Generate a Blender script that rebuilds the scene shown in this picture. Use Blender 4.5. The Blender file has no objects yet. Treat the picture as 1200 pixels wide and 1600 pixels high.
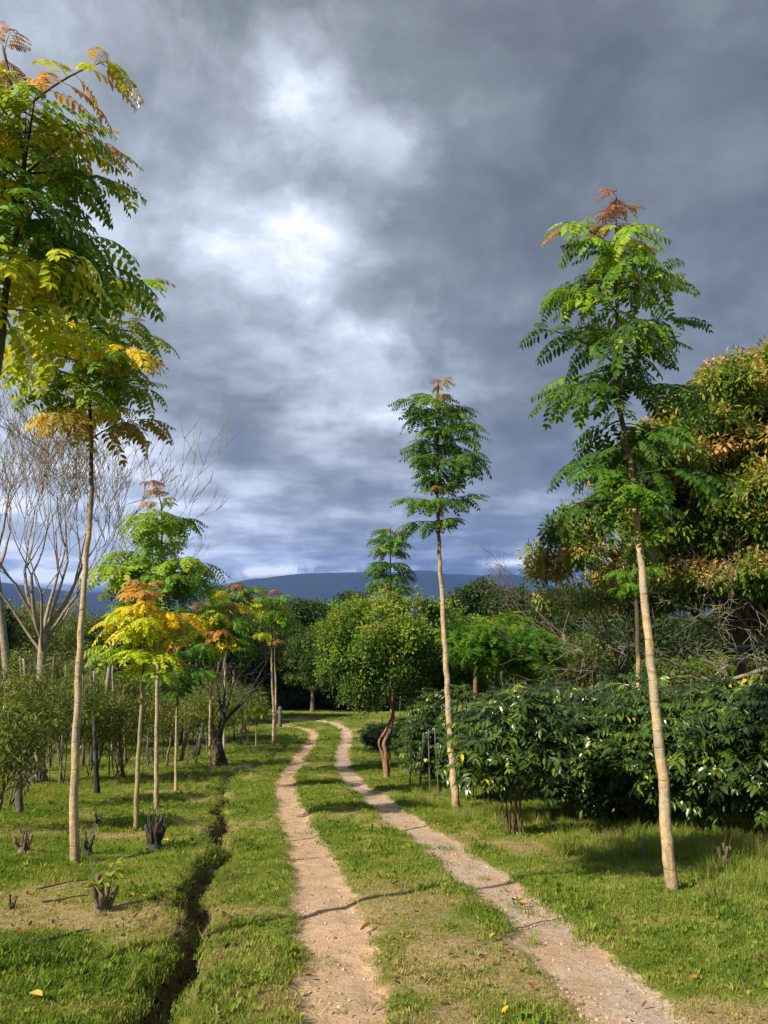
import bpy, math, random
import numpy as np
from mathutils import Vector, Matrix, Euler
random.seed(7)
rng = np.random.default_rng(7)
R = math.radians
sc = bpy.context.scene
col = sc.collection

# ------------------------------------------------------------------ camera
PITCH, F, CAMZ = R(8.55), 1164.0, 1.5
cd = bpy.data.cameras.new('camera'); cam = bpy.data.objects.new('camera', cd); col.objects.link(cam)
cd.sensor_fit = 'VERTICAL'; cd.angle = 2 * math.atan(800 / F); cd.clip_end = 20000; cd.clip_start = 0.05
cam.location = (0, 0, CAMZ); cam.rotation_euler = (R(90) + PITCH, 0, 0)
sc.camera = cam

# ------------------------------------------------------------------ light and exposure
SUN_EL, SUN_DIR = R(36), Vector((-0.80, -0.60, 0)).normalized()        # sun stands left, a little behind the viewer
sd = bpy.data.lights.new('sun', 'SUN'); sun = bpy.data.objects.new('sun', sd); col.objects.link(sun)
sd.energy = 5.0; sd.angle = R(0.53); sd.color = (1.0, 0.86, 0.66)
sv = Vector((SUN_DIR.x * math.cos(SUN_EL), SUN_DIR.y * math.cos(SUN_EL), math.sin(SUN_EL)))
sun.rotation_euler = sv.to_track_quat('Z', 'Y').to_euler()
sc.view_settings.view_transform = 'Standard'; sc.view_settings.look = 'None'
sc.view_settings.exposure = 1.12; sc.view_settings.gamma = 1
sc.view_settings.use_curve_mapping = False
sc.render.engine = 'CYCLES'
cy = sc.cycles
cy.max_bounces = 6; cy.diffuse_bounces = 3; cy.glossy_bounces = 2; cy.transmission_bounces = 3
cy.volume_bounces = 0; cy.use_denoising = True

CP, SP = math.cos(PITCH), math.sin(PITCH)
def ray(px, py):
    rx, ry = (px - 600) / F, -(py - 800) / F
    return Vector((rx, CP - SP * ry, SP + CP * ry))
def at(px, py, Y):
    d = ray(px, py); return Vector((0, 0, CAMZ)) + d * (Y / d.y)

# ---- node helpers
def nd(nt, typ, **kw):
    n = nt.nodes.new(typ)
    for k, v in kw.items(): setattr(n, k, v)
    return n
def setin(nt, n, key, v):
    if isinstance(v, bpy.types.NodeSocket): nt.links.new(v, n.inputs[key])
    else: n.inputs[key].default_value = v
def mth(nt, op, a, b=None, c=None, clamp=False):
    n = nd(nt, 'ShaderNodeMath', operation=op, use_clamp=clamp)
    for i, v in enumerate((a, b, c)):
        if v is not None: setin(nt, n, i, v)
    return n.outputs[0]
def vmt(nt, op, a, b=None, scale=None):
    n = nd(nt, 'ShaderNodeVectorMath', operation=op)
    setin(nt, n, 0, a)
    if b is not None: setin(nt, n, 1, b)
    if scale is not None: setin(nt, n, 'Scale', scale)
    return n.outputs['Value'] if op == 'DOT_PRODUCT' else n.outputs['Vector']
def noise(nt, vec, scale, detail=4, rough=0.55, dist=0.0):
    n = nd(nt, 'ShaderNodeTexNoise'); setin(nt, n, 'Vector', vec)
    n.inputs['Scale'].default_value = scale; n.inputs['Detail'].default_value = detail
    n.inputs['Roughness'].default_value = rough; n.inputs['Distortion'].default_value = dist
    return n
def mix(nt, fac, a, b, typ='MIX'):
    n = nd(nt, 'ShaderNodeMix', data_type='RGBA', blend_type=typ)
    setin(nt, n, 0, fac); setin(nt, n, 6, c4(a)); setin(nt, n, 7, c4(b))
    return n.outputs[2]
def c4(v):
    return v if isinstance(v, bpy.types.NodeSocket) else tuple(v) + (1,) if len(v) == 3 else v
def ramp(nt, fac, stops, interp='LINEAR'):
    n = nd(nt, 'ShaderNodeValToRGB'); setin(nt, n, 0, fac); cr = n.color_ramp; cr.interpolation = interp
    while len(cr.elements) < len(stops): cr.elements.new(0.5)
    for e, (p, c) in zip(cr.elements, stops): e.position = p; e.color = c4(c)
    return n.outputs[0]
def sstep(nt, v, a, b):
    n = nd(nt, 'ShaderNodeMapRange', interpolation_type='SMOOTHSTEP'); setin(nt, n, 0, v)
    n.inputs[1].default_value = a; n.inputs[2].default_value = b
    return n.outputs[0]

# ---- world: Nishita sky behind a broken layer of storm cloud
world = bpy.data.worlds.new('World'); sc.world = world; world.use_nodes = True
nt = world.node_tree; nt.nodes.clear()
tc = nd(nt, 'ShaderNodeTexCoord').outputs['Generated']
sky = nd(nt, 'ShaderNodeTexSky', sky_type='NISHITA', sun_disc=False)
sky.sun_elevation = SUN_EL; sky.sun_rotation = math.atan2(sv.x, sv.y)
skyc = vmt(nt, 'SCALE', sky.outputs[0], scale=0.06)
warp = noise(nt, tc, 2.2, 4, 0.55); wv = vmt(nt, 'SUBTRACT', warp.outputs['Color'], (0.5, 0.5, 0.5))
wv = vmt(nt, 'MULTIPLY', wv, (0.30, 0.05, 0.30))
warp2 = noise(nt, tc, 7.0, 6, 0.6); wv2 = vmt(nt, 'SUBTRACT', warp2.outputs['Color'], (0.5, 0.5, 0.5))
wv2 = vmt(nt, 'MULTIPLY', wv2, (0.12, 0.03, 0.12))
dirw = vmt(nt, 'NORMALIZE', vmt(nt, 'ADD', vmt(nt, 'ADD', tc, wv), wv2))
sep = nd(nt, 'ShaderNodeSeparateXYZ'); nt.links.new(tc, sep.inputs[0])
zc = mth(nt, 'ADD', mth(nt, 'MAXIMUM', sep.outputs[2], 0.0), 0.13)
cmb = nd(nt, 'ShaderNodeCombineXYZ')
nt.links.new(mth(nt, 'DIVIDE', sep.outputs[0], zc), cmb.inputs[0]); nt.links.new(mth(nt, 'DIVIDE', sep.outputs[1], zc), cmb.inputs[1])
n1 = noise(nt, cmb.outputs[0], 0.85, 7, 0.52, 0.25).outputs[0]
n2 = noise(nt, cmb.outputs[0], 2.6, 8, 0.55, 0.15).outputs[0]
n3 = noise(nt, dirw, 3.2, 8, 0.5, 0.1).outputs[0]
n4 = noise(nt, dirw, 9.0, 7, 0.58, 0.3).outputs[0]
lum = mth(nt, 'MULTIPLY_ADD', n1, 0.50, 0.56 - 0.25)
lum = mth(nt, 'ADD', lum, mth(nt, 'MULTIPLY_ADD', n2, 0.60, -0.30))
lum = mth(nt, 'ADD', lum, mth(nt, 'MULTIPLY_ADD', n3, 0.60, -0.30))
lum = mth(nt, 'ADD', lum, mth(nt, 'MULTIPLY_ADD', n4, 0.40, -0.20))
lum = mth(nt, 'ADD', lum, mth(nt, 'MULTIPLY_ADD', sstep(nt, n2, .42, .60), 0.07, -0.035))
lum = mth(nt, 'ADD', lum, mth(nt, 'MULTIPLY_ADD', sstep(nt, n4, .44, .58), 0.03, -0.012))
BLOBS = [(510, 115, 44, .42), (560, 205, 42, .30), (435, 215, 36, .16), (630, 235, 34, .14), (230, 360, 260, .03), (455, 330, 46, .15), (495, 440, 42, .24), (420, 420, 70, .08), (625, 235, 36, .12),
         (430, 300, 170, .05), (330, 480, 150, .06), (520, 630, 50, .34), (580, 600, 45, .16), (640, 640, 50, .10), (440, 650, 60, .05),
         (880, 90, 210, -.16), (1120, 130, 260, -.20), (1060, 430, 220, -.12), (680, 420, 95, -.13), (620, 330, 40, .05),
         (100, 60, 200, -.04), (370, 650, 60, -.16), (800, 690, 110, -.12), (420, 740, 90, -.10), (700, 790, 120, -.10), (420, 830, 110, .10),
         (860, 840, 60, .08), (1000, 640, 130, .0), (60, 700, 150, .08), (560, 50, 150, -.10), (760, 210, 80, .05), (60, 900, 120, .12), (300, 850, 130, .07)]
for (px, py, sg, am) in BLOBS:
    c = ray(px, py).normalized(); s = sg / F
    dt = vmt(nt, 'DOT_PRODUCT', dirw, tuple(c))
    e = mth(nt, 'EXPONENT', mth(nt, 'MULTIPLY', mth(nt, 'SUBTRACT', dt, 1.0), 1.0 / (s * s)))
    lum = mth(nt, 'MULTIPLY_ADD', e, am, lum)
# pale slit of light under the cloud base, just over the far ridge
el = mth(nt, 'ADD', sep.outputs[2], mth(nt, 'MULTIPLY_ADD', n3, 0.016, -0.008))
el = mth(nt, 'MULTIPLY_ADD', sep.outputs[0], -0.035, el)
sl = mth(nt, 'SUBTRACT', el, 0.074)
slit = mth(nt, 'EXPONENT', mth(nt, 'MULTIPLY', mth(nt, 'MULTIPLY', sl, sl), -1.0 / (0.0065 ** 2)))
lum = mth(nt, 'MULTIPLY_ADD', mth(nt, 'MULTIPLY', slit, sstep(nt, n4, .38, .58)), 0.50, lum)
cloud = ramp(nt, lum, [(0.0, (.080, .090, .100)), (0.22, (.115, .129, .142)), (0.42, (.158, .177, .193)), (0.62, (.265, .292, .325)),
                       (0.82, (.43, .475, .54)), (1.0, (.68, .71, .75))])
# dark blue rain veil under the cloud base, all round the horizon
veil = sstep(nt, mth(nt, 'MULTIPLY', el, -1.0), -0.070, -0.052)
cloud = mix(nt, mth(nt, 'MULTIPLY', veil, .88), cloud, (.060, .095, .155))
skymix = mix(nt, 0.93, skyc, cloud)
bg = nd(nt, 'ShaderNodeBackground'); nt.links.new(skymix, bg.inputs[0]); bg.inputs[1].default_value = 0.82
wo = nd(nt, 'ShaderNodeOutputWorld'); nt.links.new(bg.outputs[0], wo.inputs[0])

# ------------------------------------------------------------------ numpy noise
def _h(ix, iy, seed):
    n = (ix.astype(np.int64) * 374761393 + iy.astype(np.int64) * 668265263 + seed * 974634777) & 0x7fffffff
    n = ((n ^ (n >> 13)) * 1274126177) & 0x7fffffff
    return ((n ^ (n >> 16)) & 0xffff) / 65535.0
def vnoise(x, y, seed=0):
    x = np.asarray(x, float); y = np.asarray(y, float)
    ix, iy = np.floor(x), np.floor(y); fx, fy = x - ix, y - iy
    fx = fx * fx * (3 - 2 * fx); fy = fy * fy * (3 - 2 * fy)
    a, b, c, d = _h(ix, iy, seed), _h(ix + 1, iy, seed), _h(ix, iy + 1, seed), _h(ix + 1, iy + 1, seed)
    return (a * (1 - fx) + b * fx) * (1 - fy) + (c * (1 - fx) + d * fx) * fy
def fbm(x, y, f=1.0, o=4, seed=0):
    s, a, t = 0, 1.0, 0
    for i in range(o):
        s = s + a * vnoise(x * f + 17.3 * i, y * f - 9.1 * i, seed + i); t += a; a *= .5; f *= 2.03
    return s / t

# ------------------------------------------------------------------ terrain
HT = np.array([(-300, 9), (-30, 2.0), (-5, .42), (0, 0), (3.8, -.346), (6.16, -.59), (9.9, -1.1), (13.7, -1.56), (22.2, -2.59), (29, -3.2), (35.5, -3.6), (40, -3.72),
               (45, -3.8), (55, -3.95), (70, -4.5), (100, -7), (160, -14), (300, -30), (700, -50), (6000, -60)])
_yy = np.concatenate([np.arange(-300, 400, 0.25), np.arange(400, 6001, 50.0)])
_hh = np.interp(_yy, HT[:, 0], HT[:, 1])
_k = np.exp(-np.linspace(-2, 2, 17) ** 2); _k /= _k.sum()
_hs = np.convolve(np.pad(_hh, 8, 'edge'), _k, 'valid')
def sm(v, a, b):
    t = np.clip((v - a) / (b - a), 0, 1); return t * t * (3 - 2 * t)
def bumps(x, y):
    near = 1 - sm(y, 60, 120)
    return (fbm(x, y, .35, 3, 5) - .5) * .16 * near + (fbm(x, y, 1.6, 4, 6) - .5) * .07 * near
def base_h(x, y):
    h = np.interp(y, _yy, _hs)
    h = h + 7.5 * sm(x - .15 * y, 10, 45) * sm(y, 22, 70) * (1 - sm(y, 110, 260))
    h = h + 7.0 * sm(-x - .12 * y, 14, 50) * sm(y, 20, 62) * (1 - sm(y, 110, 260))
    return h
def gp0(px, py, fine=True):
    d = ray(px, py)
    lo, hi = 0.5, 0.5
    for i in range(4000):
        hi = lo + 0.02 + lo * .004
        p = d * (hi / d.y)
        if CAMZ + p.z < float(base_h(p.x, p.y)): break
        lo = hi
        if lo > 3000: break
    if fine:
        a, b = lo * .80, lo * 1.22
        ts = np.linspace(a, b, 90); hh = base_h(d.x / d.y * ts, ts) + bumps(d.x / d.y * ts, ts); below = (CAMZ + d.z / d.y * ts) < hh
        lo = float(ts[int(np.argmax(below))]) if below.any() else lo
    p = d * (lo / d.y); return (p.x, lo)
def spline(pts, n=8):
    P = [pts[0]] + list(pts) + [pts[-1]]; out = []
    for i in range(1, len(P) - 2):
        p0, p1, p2, p3 = [np.array(q, float) for q in P[i - 1:i + 3]]
        for k in range(n):
            t = k / n
            out.append(.5 * ((2 * p1) + (-p0 + p2) * t + (2 * p0 - 5 * p1 + 4 * p2 - p3) * t * t + (-p0 + 3 * p1 - 3 * p2 + p3) * t ** 3))
    out.append(np.array(pts[-1], float)); return np.array(out)
LT = [gp0(*p) for p in [(537, 1600), (525, 1500), (517, 1450), (508, 1400), (496, 1360), (480, 1320), (462, 1285), (449, 1250), (443, 1222), (456, 1198), (470, 1180), (484, 1165), (492, 1150)]]
RT = [gp0(*p) for p in [(1010, 1600), (900, 1500), (846, 1450), (792, 1400), (728, 1350), (660, 1300), (624, 1275), (588, 1250), (556, 1225), (537, 1200), (533, 1183), (538, 1167), (544, 1150)]]
LT = [(LT[0][0] + .9, -6), (LT[0][0] + .25, 1.2)] + LT + [(-3.6, 38), (-4.9, 40.2), (-8, 41.6), (-16, 42.5), (-40, 46)]
RT = [(RT[0][0] + 1.2, -6), (RT[0][0] + .4, 1.2)] + RT + [(-2.0, 39.6), (-3.2, 41.8), (-5.4, 43.3), (-9, 44.2), (-17, 45), (-40, 48.5)]
DT = [gp0(*p) for p in [(268, 1600), (285, 1520), (284, 1460), (308, 1400), (336, 1340), (344, 1290), (350, 1240), (356, 1218), (374, 1205), (410, 1190), (448, 1165), (466, 1143)]]
DT = [(DT[0][0] - .15, -1), (DT[0][0] - .02, 2.0)] + DT
def smooth(P, n):
    for _ in range(n): P[1:-1] = .25 * P[:-2] + .5 * P[1:-1] + .25 * P[2:]
    return P
LTs, RTs, DTs = smooth(spline(LT), 40), smooth(spline(RT), 40), smooth(spline(DT), 6)
def dist_poly(x, y, P):
    sh = x.shape; x = x.ravel(); y = y.ravel(); best = np.full(x.shape, 1e9)
    m = (y > P[:, 1].min() - 2) & (y < P[:, 1].max() + 2) & (x > P[:, 0].min() - 2) & (x < P[:, 0].max() + 2)
    X, Y = x[m], y[m]; b = best[m]
    for i in range(len(P) - 1):
        ax, ay = P[i]; bx, by = P[i + 1]; dx, dy = bx - ax, by - ay; L = dx * dx + dy * dy + 1e-9
        t = np.clip(((X - ax) * dx + (Y - ay) * dy) / L, 0, 1)
        b = np.minimum(b, np.hypot(X - ax - t * dx, Y - ay - t * dy))
    best[m] = b; return best.reshape(sh)
def masks(x, y):
    x = np.asarray(x, float); y = np.asarray(y, float)
    e = (fbm(x, y, 2.6, 4, 3) - .5) * .16 + (fbm(x, y, 9, 3, 33) - .5) * .14
    hw = .235
    tl = 1 - sm(dist_poly(x, y, LTs) + e * .8, hw - .07, hw + .07)
    tr = 1 - sm(dist_poly(x, y, RTs) + e * .8, hw - .05, hw + .09)
    ew = (fbm(x, y, 1.7, 4, 9) - .5)
    wd = .070 + .17 * ew + .02 * sm(y, 8, 16)
    dd = dist_poly(x + .07 * np.sin(y * 2.1) + .22 * (fbm(x, y, 3.5, 3, 19) - .5), y, DTs)
    dt = 1 - sm(dd, wd - .03, wd + .11)
    dt = dt * (1 - .25 * sm(y, 9, 16)) * (0.65 + .35 * sm(fbm(x, y, .6, 2, 31), .35, .55))
    dry = np.clip(fbm(x, y, 1.25, 5, 14) * 2.4 - .92 + .20 * np.exp(-(dist_poly(x, y, RTs) / .8) ** 2) + .12 * np.exp(-(dist_poly(x, y, LTs) / .7) ** 2)
                  - .26 * sm(y, 6, 16) + .05 * (x < -1) - .10 * sm(x, 1.5, 3.5), 0, 1)
    return tl, tr, dt, dry
def height(x, y, mk=None, fine=True):
    x = np.asarray(x, float); y = np.asarray(y, float)
    h = base_h(x, y)
    h = h + bumps(x, y)
    h = h + (fbm(x, y, .03, 4, 8) - .5) * 14 * sm(y, 90, 300)
    tl, tr, dt, dry = mk if mk is not None else masks(x, y)
    h = h - .035 * np.maximum(tl, tr) + .012 * (fbm(x, y, 9, 3, 77) - .5) * np.maximum(tl, tr)
    h = h - (.26 + .10 * (fbm(x, y, 5, 3, 41) - .5)) * dt
    return h
def gz(x, y): return float(height(np.array([x]), np.array([y]))[0])
def gpt(px, py):
    x, y = gp0(px, py); return Vector((x, y, gz(x, y)))

# ------------------------------------------------------------------ object helpers
def tag(o, label=None, cat=None, group=None, kind=None):
    if label: o['label'] = label
    if cat: o['category'] = cat
    if group: o['group'] = group
    if kind: o['kind'] = kind
    return o
def link(o, parent=None):
    col.objects.link(o)
    if parent is not None: o.parent = parent
    return o
def empty(name, loc, label, cat, group=None):
    o = bpy.data.objects.new(name, None); o.location = loc; o.empty_display_size = .2; link(o); return tag(o, label, cat, group)
class MB:
    def __init__(s): s.v, s.f, s.t = [], [], []
    def add(s, v, f, t=0.0):
        b = len(s.v); s.v.extend(map(tuple, v)); s.f.extend([tuple(i + b for i in q) for q in f])
        s.t.extend(t if hasattr(t, '__len__') else [t] * len(v))
    def mesh(s, name, mat, smooth=True):
        m = bpy.data.meshes.new(name); m.from_pydata(s.v, [], s.f)
        if mat is not None: m.materials.append(mat)
        a = m.attributes.new('t', 'FLOAT', 'POINT'); a.data.foreach_set('value', np.array(s.t, np.float32))
        if smooth: m.polygons.foreach_set('use_smooth', [True] * len(m.polygons))
        m.update(); return m
    def build(s, name, mat, parent=None, smooth=True):
        return link(bpy.data.objects.new(name, s.mesh(name, mat, smooth)), parent)
def tube(mb, pts, rad, n=6, t0=0.0, t1=1.0, cap=True, bump=0.0):
    pts = [Vector(p) for p in pts]; N = len(pts)
    vs, fs, ts = [], [], []
    up = Vector((.13, .31, .94))
    for i, p in enumerate(pts):
        d = (pts[min(i + 1, N - 1)] - pts[max(i - 1, 0)])
        if d.length < 1e-7: d = Vector((0, 0, 1))
        d.normalize()
        if abs(d.dot(up)) > .95: up = Vector((.9, .2, .1))
        a = (up - d * up.dot(d)).normalized(); b = d.cross(a); up = a
        for k in range(n):
            q = 2 * math.pi * k / n; rr = rad[i] * (1 + bump * random.uniform(-1, 1))
            vs.append(p + (a * math.cos(q) + b * math.sin(q)) * rr); ts.append(t0 + (t1 - t0) * i / (N - 1))
    for i in range(N - 1):
        for k in range(n):
            k2 = (k + 1) % n
            fs.append((i * n + k, i * n + k2, (i + 1) * n + k2, (i + 1) * n + k))
    if cap:
        fs.append(tuple(range(n))[::-1]); fs.append(tuple((N - 1) * n + k for k in range(n)))
    mb.add(vs, fs, ts)
def curve(pts, n=6):
    P = [pts[0]] + list(pts) + [pts[-1]]; out = []
    for i in range(1, len(P) - 2):
        p0, p1, p2, p3 = [Vector(q) for q in P[i - 1:i + 3]]
        for k in range(n):
            t = k / n
            out.append(.5 * ((2 * p1) + (-p0 + p2) * t + (2 * p0 - 5 * p1 + 4 * p2 - p3) * t * t + (-p0 + 3 * p1 - 3 * p2 + p3) * t ** 3))
    out.append(Vector(pts[-1])); return out

# ------------------------------------------------------------------ materials
def newmat(name):
    m = bpy.data.materials.new(name); m.use_nodes = True; m.node_tree.nodes.clear(); return m, m.node_tree
def out(nt, sh):
    o = nd(nt, 'ShaderNodeOutputMaterial'); nt.links.new(sh, o.inputs[0])
def leafshader(nt, colr, trans=.38, gloss=.10, rough=.42, tcol=(1.25, 1.25, .55)):
    d = nd(nt, 'ShaderNodeBsdfDiffuse'); setin(nt, d, 0, colr)
    t = nd(nt, 'ShaderNodeBsdfTranslucent'); setin(nt, t, 0, mix(nt, 1.0, colr, tcol, 'MULTIPLY'))
    m1 = nd(nt, 'ShaderNodeMixShader'); m1.inputs[0].default_value = trans
    nt.links.new(d.outputs[0], m1.inputs[1]); nt.links.new(t.outputs[0], m1.inputs[2])
    g = nd(nt, 'ShaderNodeBsdfGlossy'); g.inputs['Roughness'].default_value = rough; g.inputs[0].default_value = (.9, .95, 1, 1)
    fr = nd(nt, 'ShaderNodeFresnel'); fr.inputs[0].default_value = 1.33
    m2 = nd(nt, 'ShaderNodeMixShader')
    nt.links.new(mth(nt, 'MULTIPLY', fr.outputs[0], gloss * 6, clamp=True), m2.inputs[0])
    nt.links.new(m1.outputs[0], m2.inputs[1]); nt.links.new(g.outputs[0], m2.inputs[2])
    out(nt, m2.outputs[0])
def mat_foliage(name, stops, trans=.35, gloss=.08, rough=.42):
    m, nt = newmat(name)
    a = nd(nt, 'ShaderNodeAttribute', attribute_type='INSTANCER', attribute_name='tint')
    b = nd(nt, 'ShaderNodeAttribute', attribute_type='GEOMETRY', attribute_name='t')
    f = mth(nt, 'ADD', a.outputs['Fac'], mth(nt, 'MULTIPLY_ADD', b.outputs['Fac'], .22, -.11), clamp=True)
    leafshader(nt, ramp(nt, f, stops), trans, gloss, rough); return m
def mat_young():
    m, nt = newmat('pinnate_leaf')
    oi = nd(nt, 'ShaderNodeObjectInfo')
    b = nd(nt, 'ShaderNodeAttribute', attribute_type='GEOMETRY', attribute_name='t')
    h = nd(nt, 'ShaderNodeHueSaturation'); nt.links.new(oi.outputs['Color'], h.inputs['Color'])
    nt.links.new(mth(nt, 'MULTIPLY_ADD', b.outputs['Fac'], -.045, .525), h.inputs['Hue'])
    nt.links.new(mth(nt, 'MULTIPLY_ADD', b.outputs['Fac'], .55, .75), h.inputs['Value'])
    leafshader(nt, h.outputs[0], .40, .05, .46, (1.6, 1.4, .35)); return m
def mat_bark(name, c1, c2, rings=0.0, young=None, scale=14, c3=None):  # young: upper-trunk colour, young bark tone with the crown's shade painted in
    m, nt = newmat(name)
    tcn = nd(nt, 'ShaderNodeTexCoord').outputs['Object']
    n = noise(nt, tcn, scale, 5, .65).outputs[0]
    st = nd(nt, 'ShaderNodeMapping'); nt.links.new(tcn, st.inputs[0]); st.inputs['Scale'].default_value = (26, 26, 3.5)
    n2 = noise(nt, st.outputs[0], 1.6, 4, .6).outputs[0]
    c = mix(nt, sstep(nt, n, .32, .68), c1, c2)
    npz = noise(nt, tcn, 3.1, 3, .6).outputs[0]; c = mix(nt, mth(nt, 'MULTIPLY', sstep(nt, npz, .46, .60), .7), c, tuple(.50 * v + .05 + .03 * k for k, v in enumerate(c1)))
    c = mix(nt, mth(nt, 'MULTIPLY', sstep(nt, n2, .5, .72), .7), c, c3 or tuple(v * .5 for v in c2))
    nsp = noise(nt, tcn, 42, 4, .7).outputs[0]; c = mix(nt, mth(nt, 'MULTIPLY', sstep(nt, nsp, .56, .68), .6), c, tuple(v * .38 for v in c1))
    hgt = mth(nt, 'MULTIPLY_ADD', n2, .5, n)
    if rings:
        s2 = nd(nt, 'ShaderNodeMapping'); nt.links.new(tcn, s2.inputs[0]); s2.inputs['Scale'].default_value = (1.2, 1.2, rings)
        n3 = noise(nt, s2.outputs[0], 1.3, 2, .5).outputs[0]
        rg = mth(nt, 'MULTIPLY', sstep(nt, n3, .58, .66), sstep(nt, n, .35, .6))
        c = mix(nt, mth(nt, 'MULTIPLY', rg, .45), c, tuple(v * .45 for v in c1))
        hgt = mth(nt, 'SUBTRACT', hgt, mth(nt, 'MULTIPLY', rg, .5))
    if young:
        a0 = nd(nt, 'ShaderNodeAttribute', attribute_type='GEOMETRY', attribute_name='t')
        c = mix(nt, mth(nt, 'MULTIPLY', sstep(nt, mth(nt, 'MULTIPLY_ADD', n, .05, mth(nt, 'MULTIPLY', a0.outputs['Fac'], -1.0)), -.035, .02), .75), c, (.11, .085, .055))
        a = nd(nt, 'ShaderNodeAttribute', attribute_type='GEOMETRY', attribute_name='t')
        c = mix(nt, sstep(nt, mth(nt, 'MULTIPLY_ADD', n, .15, a.outputs['Fac']), .56, .74), c, young)  # darkens the upper trunk: crown shade put into the bark colour
    bp = nd(nt, 'ShaderNodeBump'); bp.inputs['Strength'].default_value = .8; bp.inputs['Distance'].default_value = .016
    nt.links.new(hgt, bp.inputs['Height'])
    p = nd(nt, 'ShaderNodeBsdfPrincipled'); setin(nt, p, 'Base Color', c); p.inputs['Roughness'].default_value = .85
    p.inputs['Specular IOR Level'].default_value = .25
    nt.links.new(bp.outputs[0], p.inputs['Normal']); out(nt, p.outputs[0]); return m
def mat_plain(name, c1, c2, scale=20, rough=.9, bump=.01):
    m, nt = newmat(name)
    tcn = nd(nt, 'ShaderNodeTexCoord').outputs['Object']
    n = noise(nt, tcn, scale, 5, .65).outputs[0]
    p = nd(nt, 'ShaderNodeBsdfPrincipled'); setin(nt, p, 'Base Color', mix(nt, sstep(nt, n, .3, .7), c1, c2)); p.inputs['Roughness'].default_value = rough
    bp = nd(nt, 'ShaderNodeBump'); bp.inputs['Strength'].default_value = .7; bp.inputs['Distance'].default_value = bump
    nt.links.new(n, bp.inputs['Height']); nt.links.new(bp.outputs[0], p.inputs['Normal']); out(nt, p.outputs[0]); return m

M = {}
M['leaf'] = mat_young()
M['bark'] = mat_bark('pale_bark', (.42, .33, .20), (.30, .22, .12), 16, (.065, .052, .028), 18)  # near-black upper-trunk colour stands for shade under the crown
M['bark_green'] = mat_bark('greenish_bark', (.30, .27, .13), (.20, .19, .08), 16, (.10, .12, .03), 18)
M['bark_white'] = mat_bark('grey_white_bark', (.28, .235, .18), (.17, .14, .105), 0, None, 9)
M['bark_brown'] = mat_bark('brown_bark', (.16, .105, .06), (.085, .055, .032), 0, None, 12)
M['bark_red'] = mat_bark('reddish_flaky_bark', (.26, .15, .08), (.13, .075, .04), 0, None, 12)
M['bark_dark'] = mat_bark('dark_bark', (.035, .028, .022), (.018, .015, .012), 0, None, 14)
M['char'] = mat_bark('charred_wood', (.018, .015, .013), (.05, .035, .025), 0, None, 16)
M['post'] = mat_bark('weathered_wood', (.13, .115, .10), (.07, .06, .05), 0, None, 16)
M['stump'] = mat_bark('old_stump_wood', (.17, .12, .08), (.06, .045, .03), 0, None, 16)
G = (.045, .115, .016)
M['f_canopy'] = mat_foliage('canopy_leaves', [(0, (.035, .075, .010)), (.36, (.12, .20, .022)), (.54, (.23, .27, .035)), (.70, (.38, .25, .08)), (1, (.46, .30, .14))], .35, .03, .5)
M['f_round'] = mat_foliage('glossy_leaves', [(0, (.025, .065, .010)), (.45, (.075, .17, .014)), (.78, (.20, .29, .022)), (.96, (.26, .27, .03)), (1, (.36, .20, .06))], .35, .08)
M['f_coffee'] = mat_foliage('coffee_leaves', [(0, (.016, .036, .006)), (.5, (.032, .070, .009)), (.88, (.075, .13, .014)), (.97, (.20, .24, .02)), (1, (.50, .38, .02))], .22, .20, .31)
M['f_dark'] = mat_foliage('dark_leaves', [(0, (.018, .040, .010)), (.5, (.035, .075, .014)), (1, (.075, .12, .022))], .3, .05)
M['f_mid'] = mat_foliage('mid_leaves', [(0, (.035, .075, .012)), (.5, (.075, .135, .02)), (1, (.16, .20, .03))], .35, .05)
M['f_feather'] = mat_foliage('feathery_leaves', [(0, (.04, .11, .012)), (.5, (.07, .20, .016)), (.85, (.16, .28, .02)), (1, (.32, .20, .06))], .45, .04)
M['f_scrub'] = mat_foliage('scrub_leaves', [(0, (.050, .085, .014)), (.5, (.12, .16, .03)), (.85, (.22, .22, .06)), (1, (.30, .24, .12))], .40, .03, .5)
M['f_grass'] = mat_foliage('grass_blades', [(0, (.080, .140, .022)), (.3, (.155, .225, .036)), (.58, (.24, .275, .062)), (.78, (.33, .29, .12)), (1, (.40, .33, .20))], .40, .0, .6)
M['f_litter'] = mat_foliage('dead_leaves', [(0, (.05, .028, .015)), (.5, (.14, .075, .035)), (.9, (.26, .14, .06)), (1, (.55, .36, .04))], .15, .03, .6)

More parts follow.
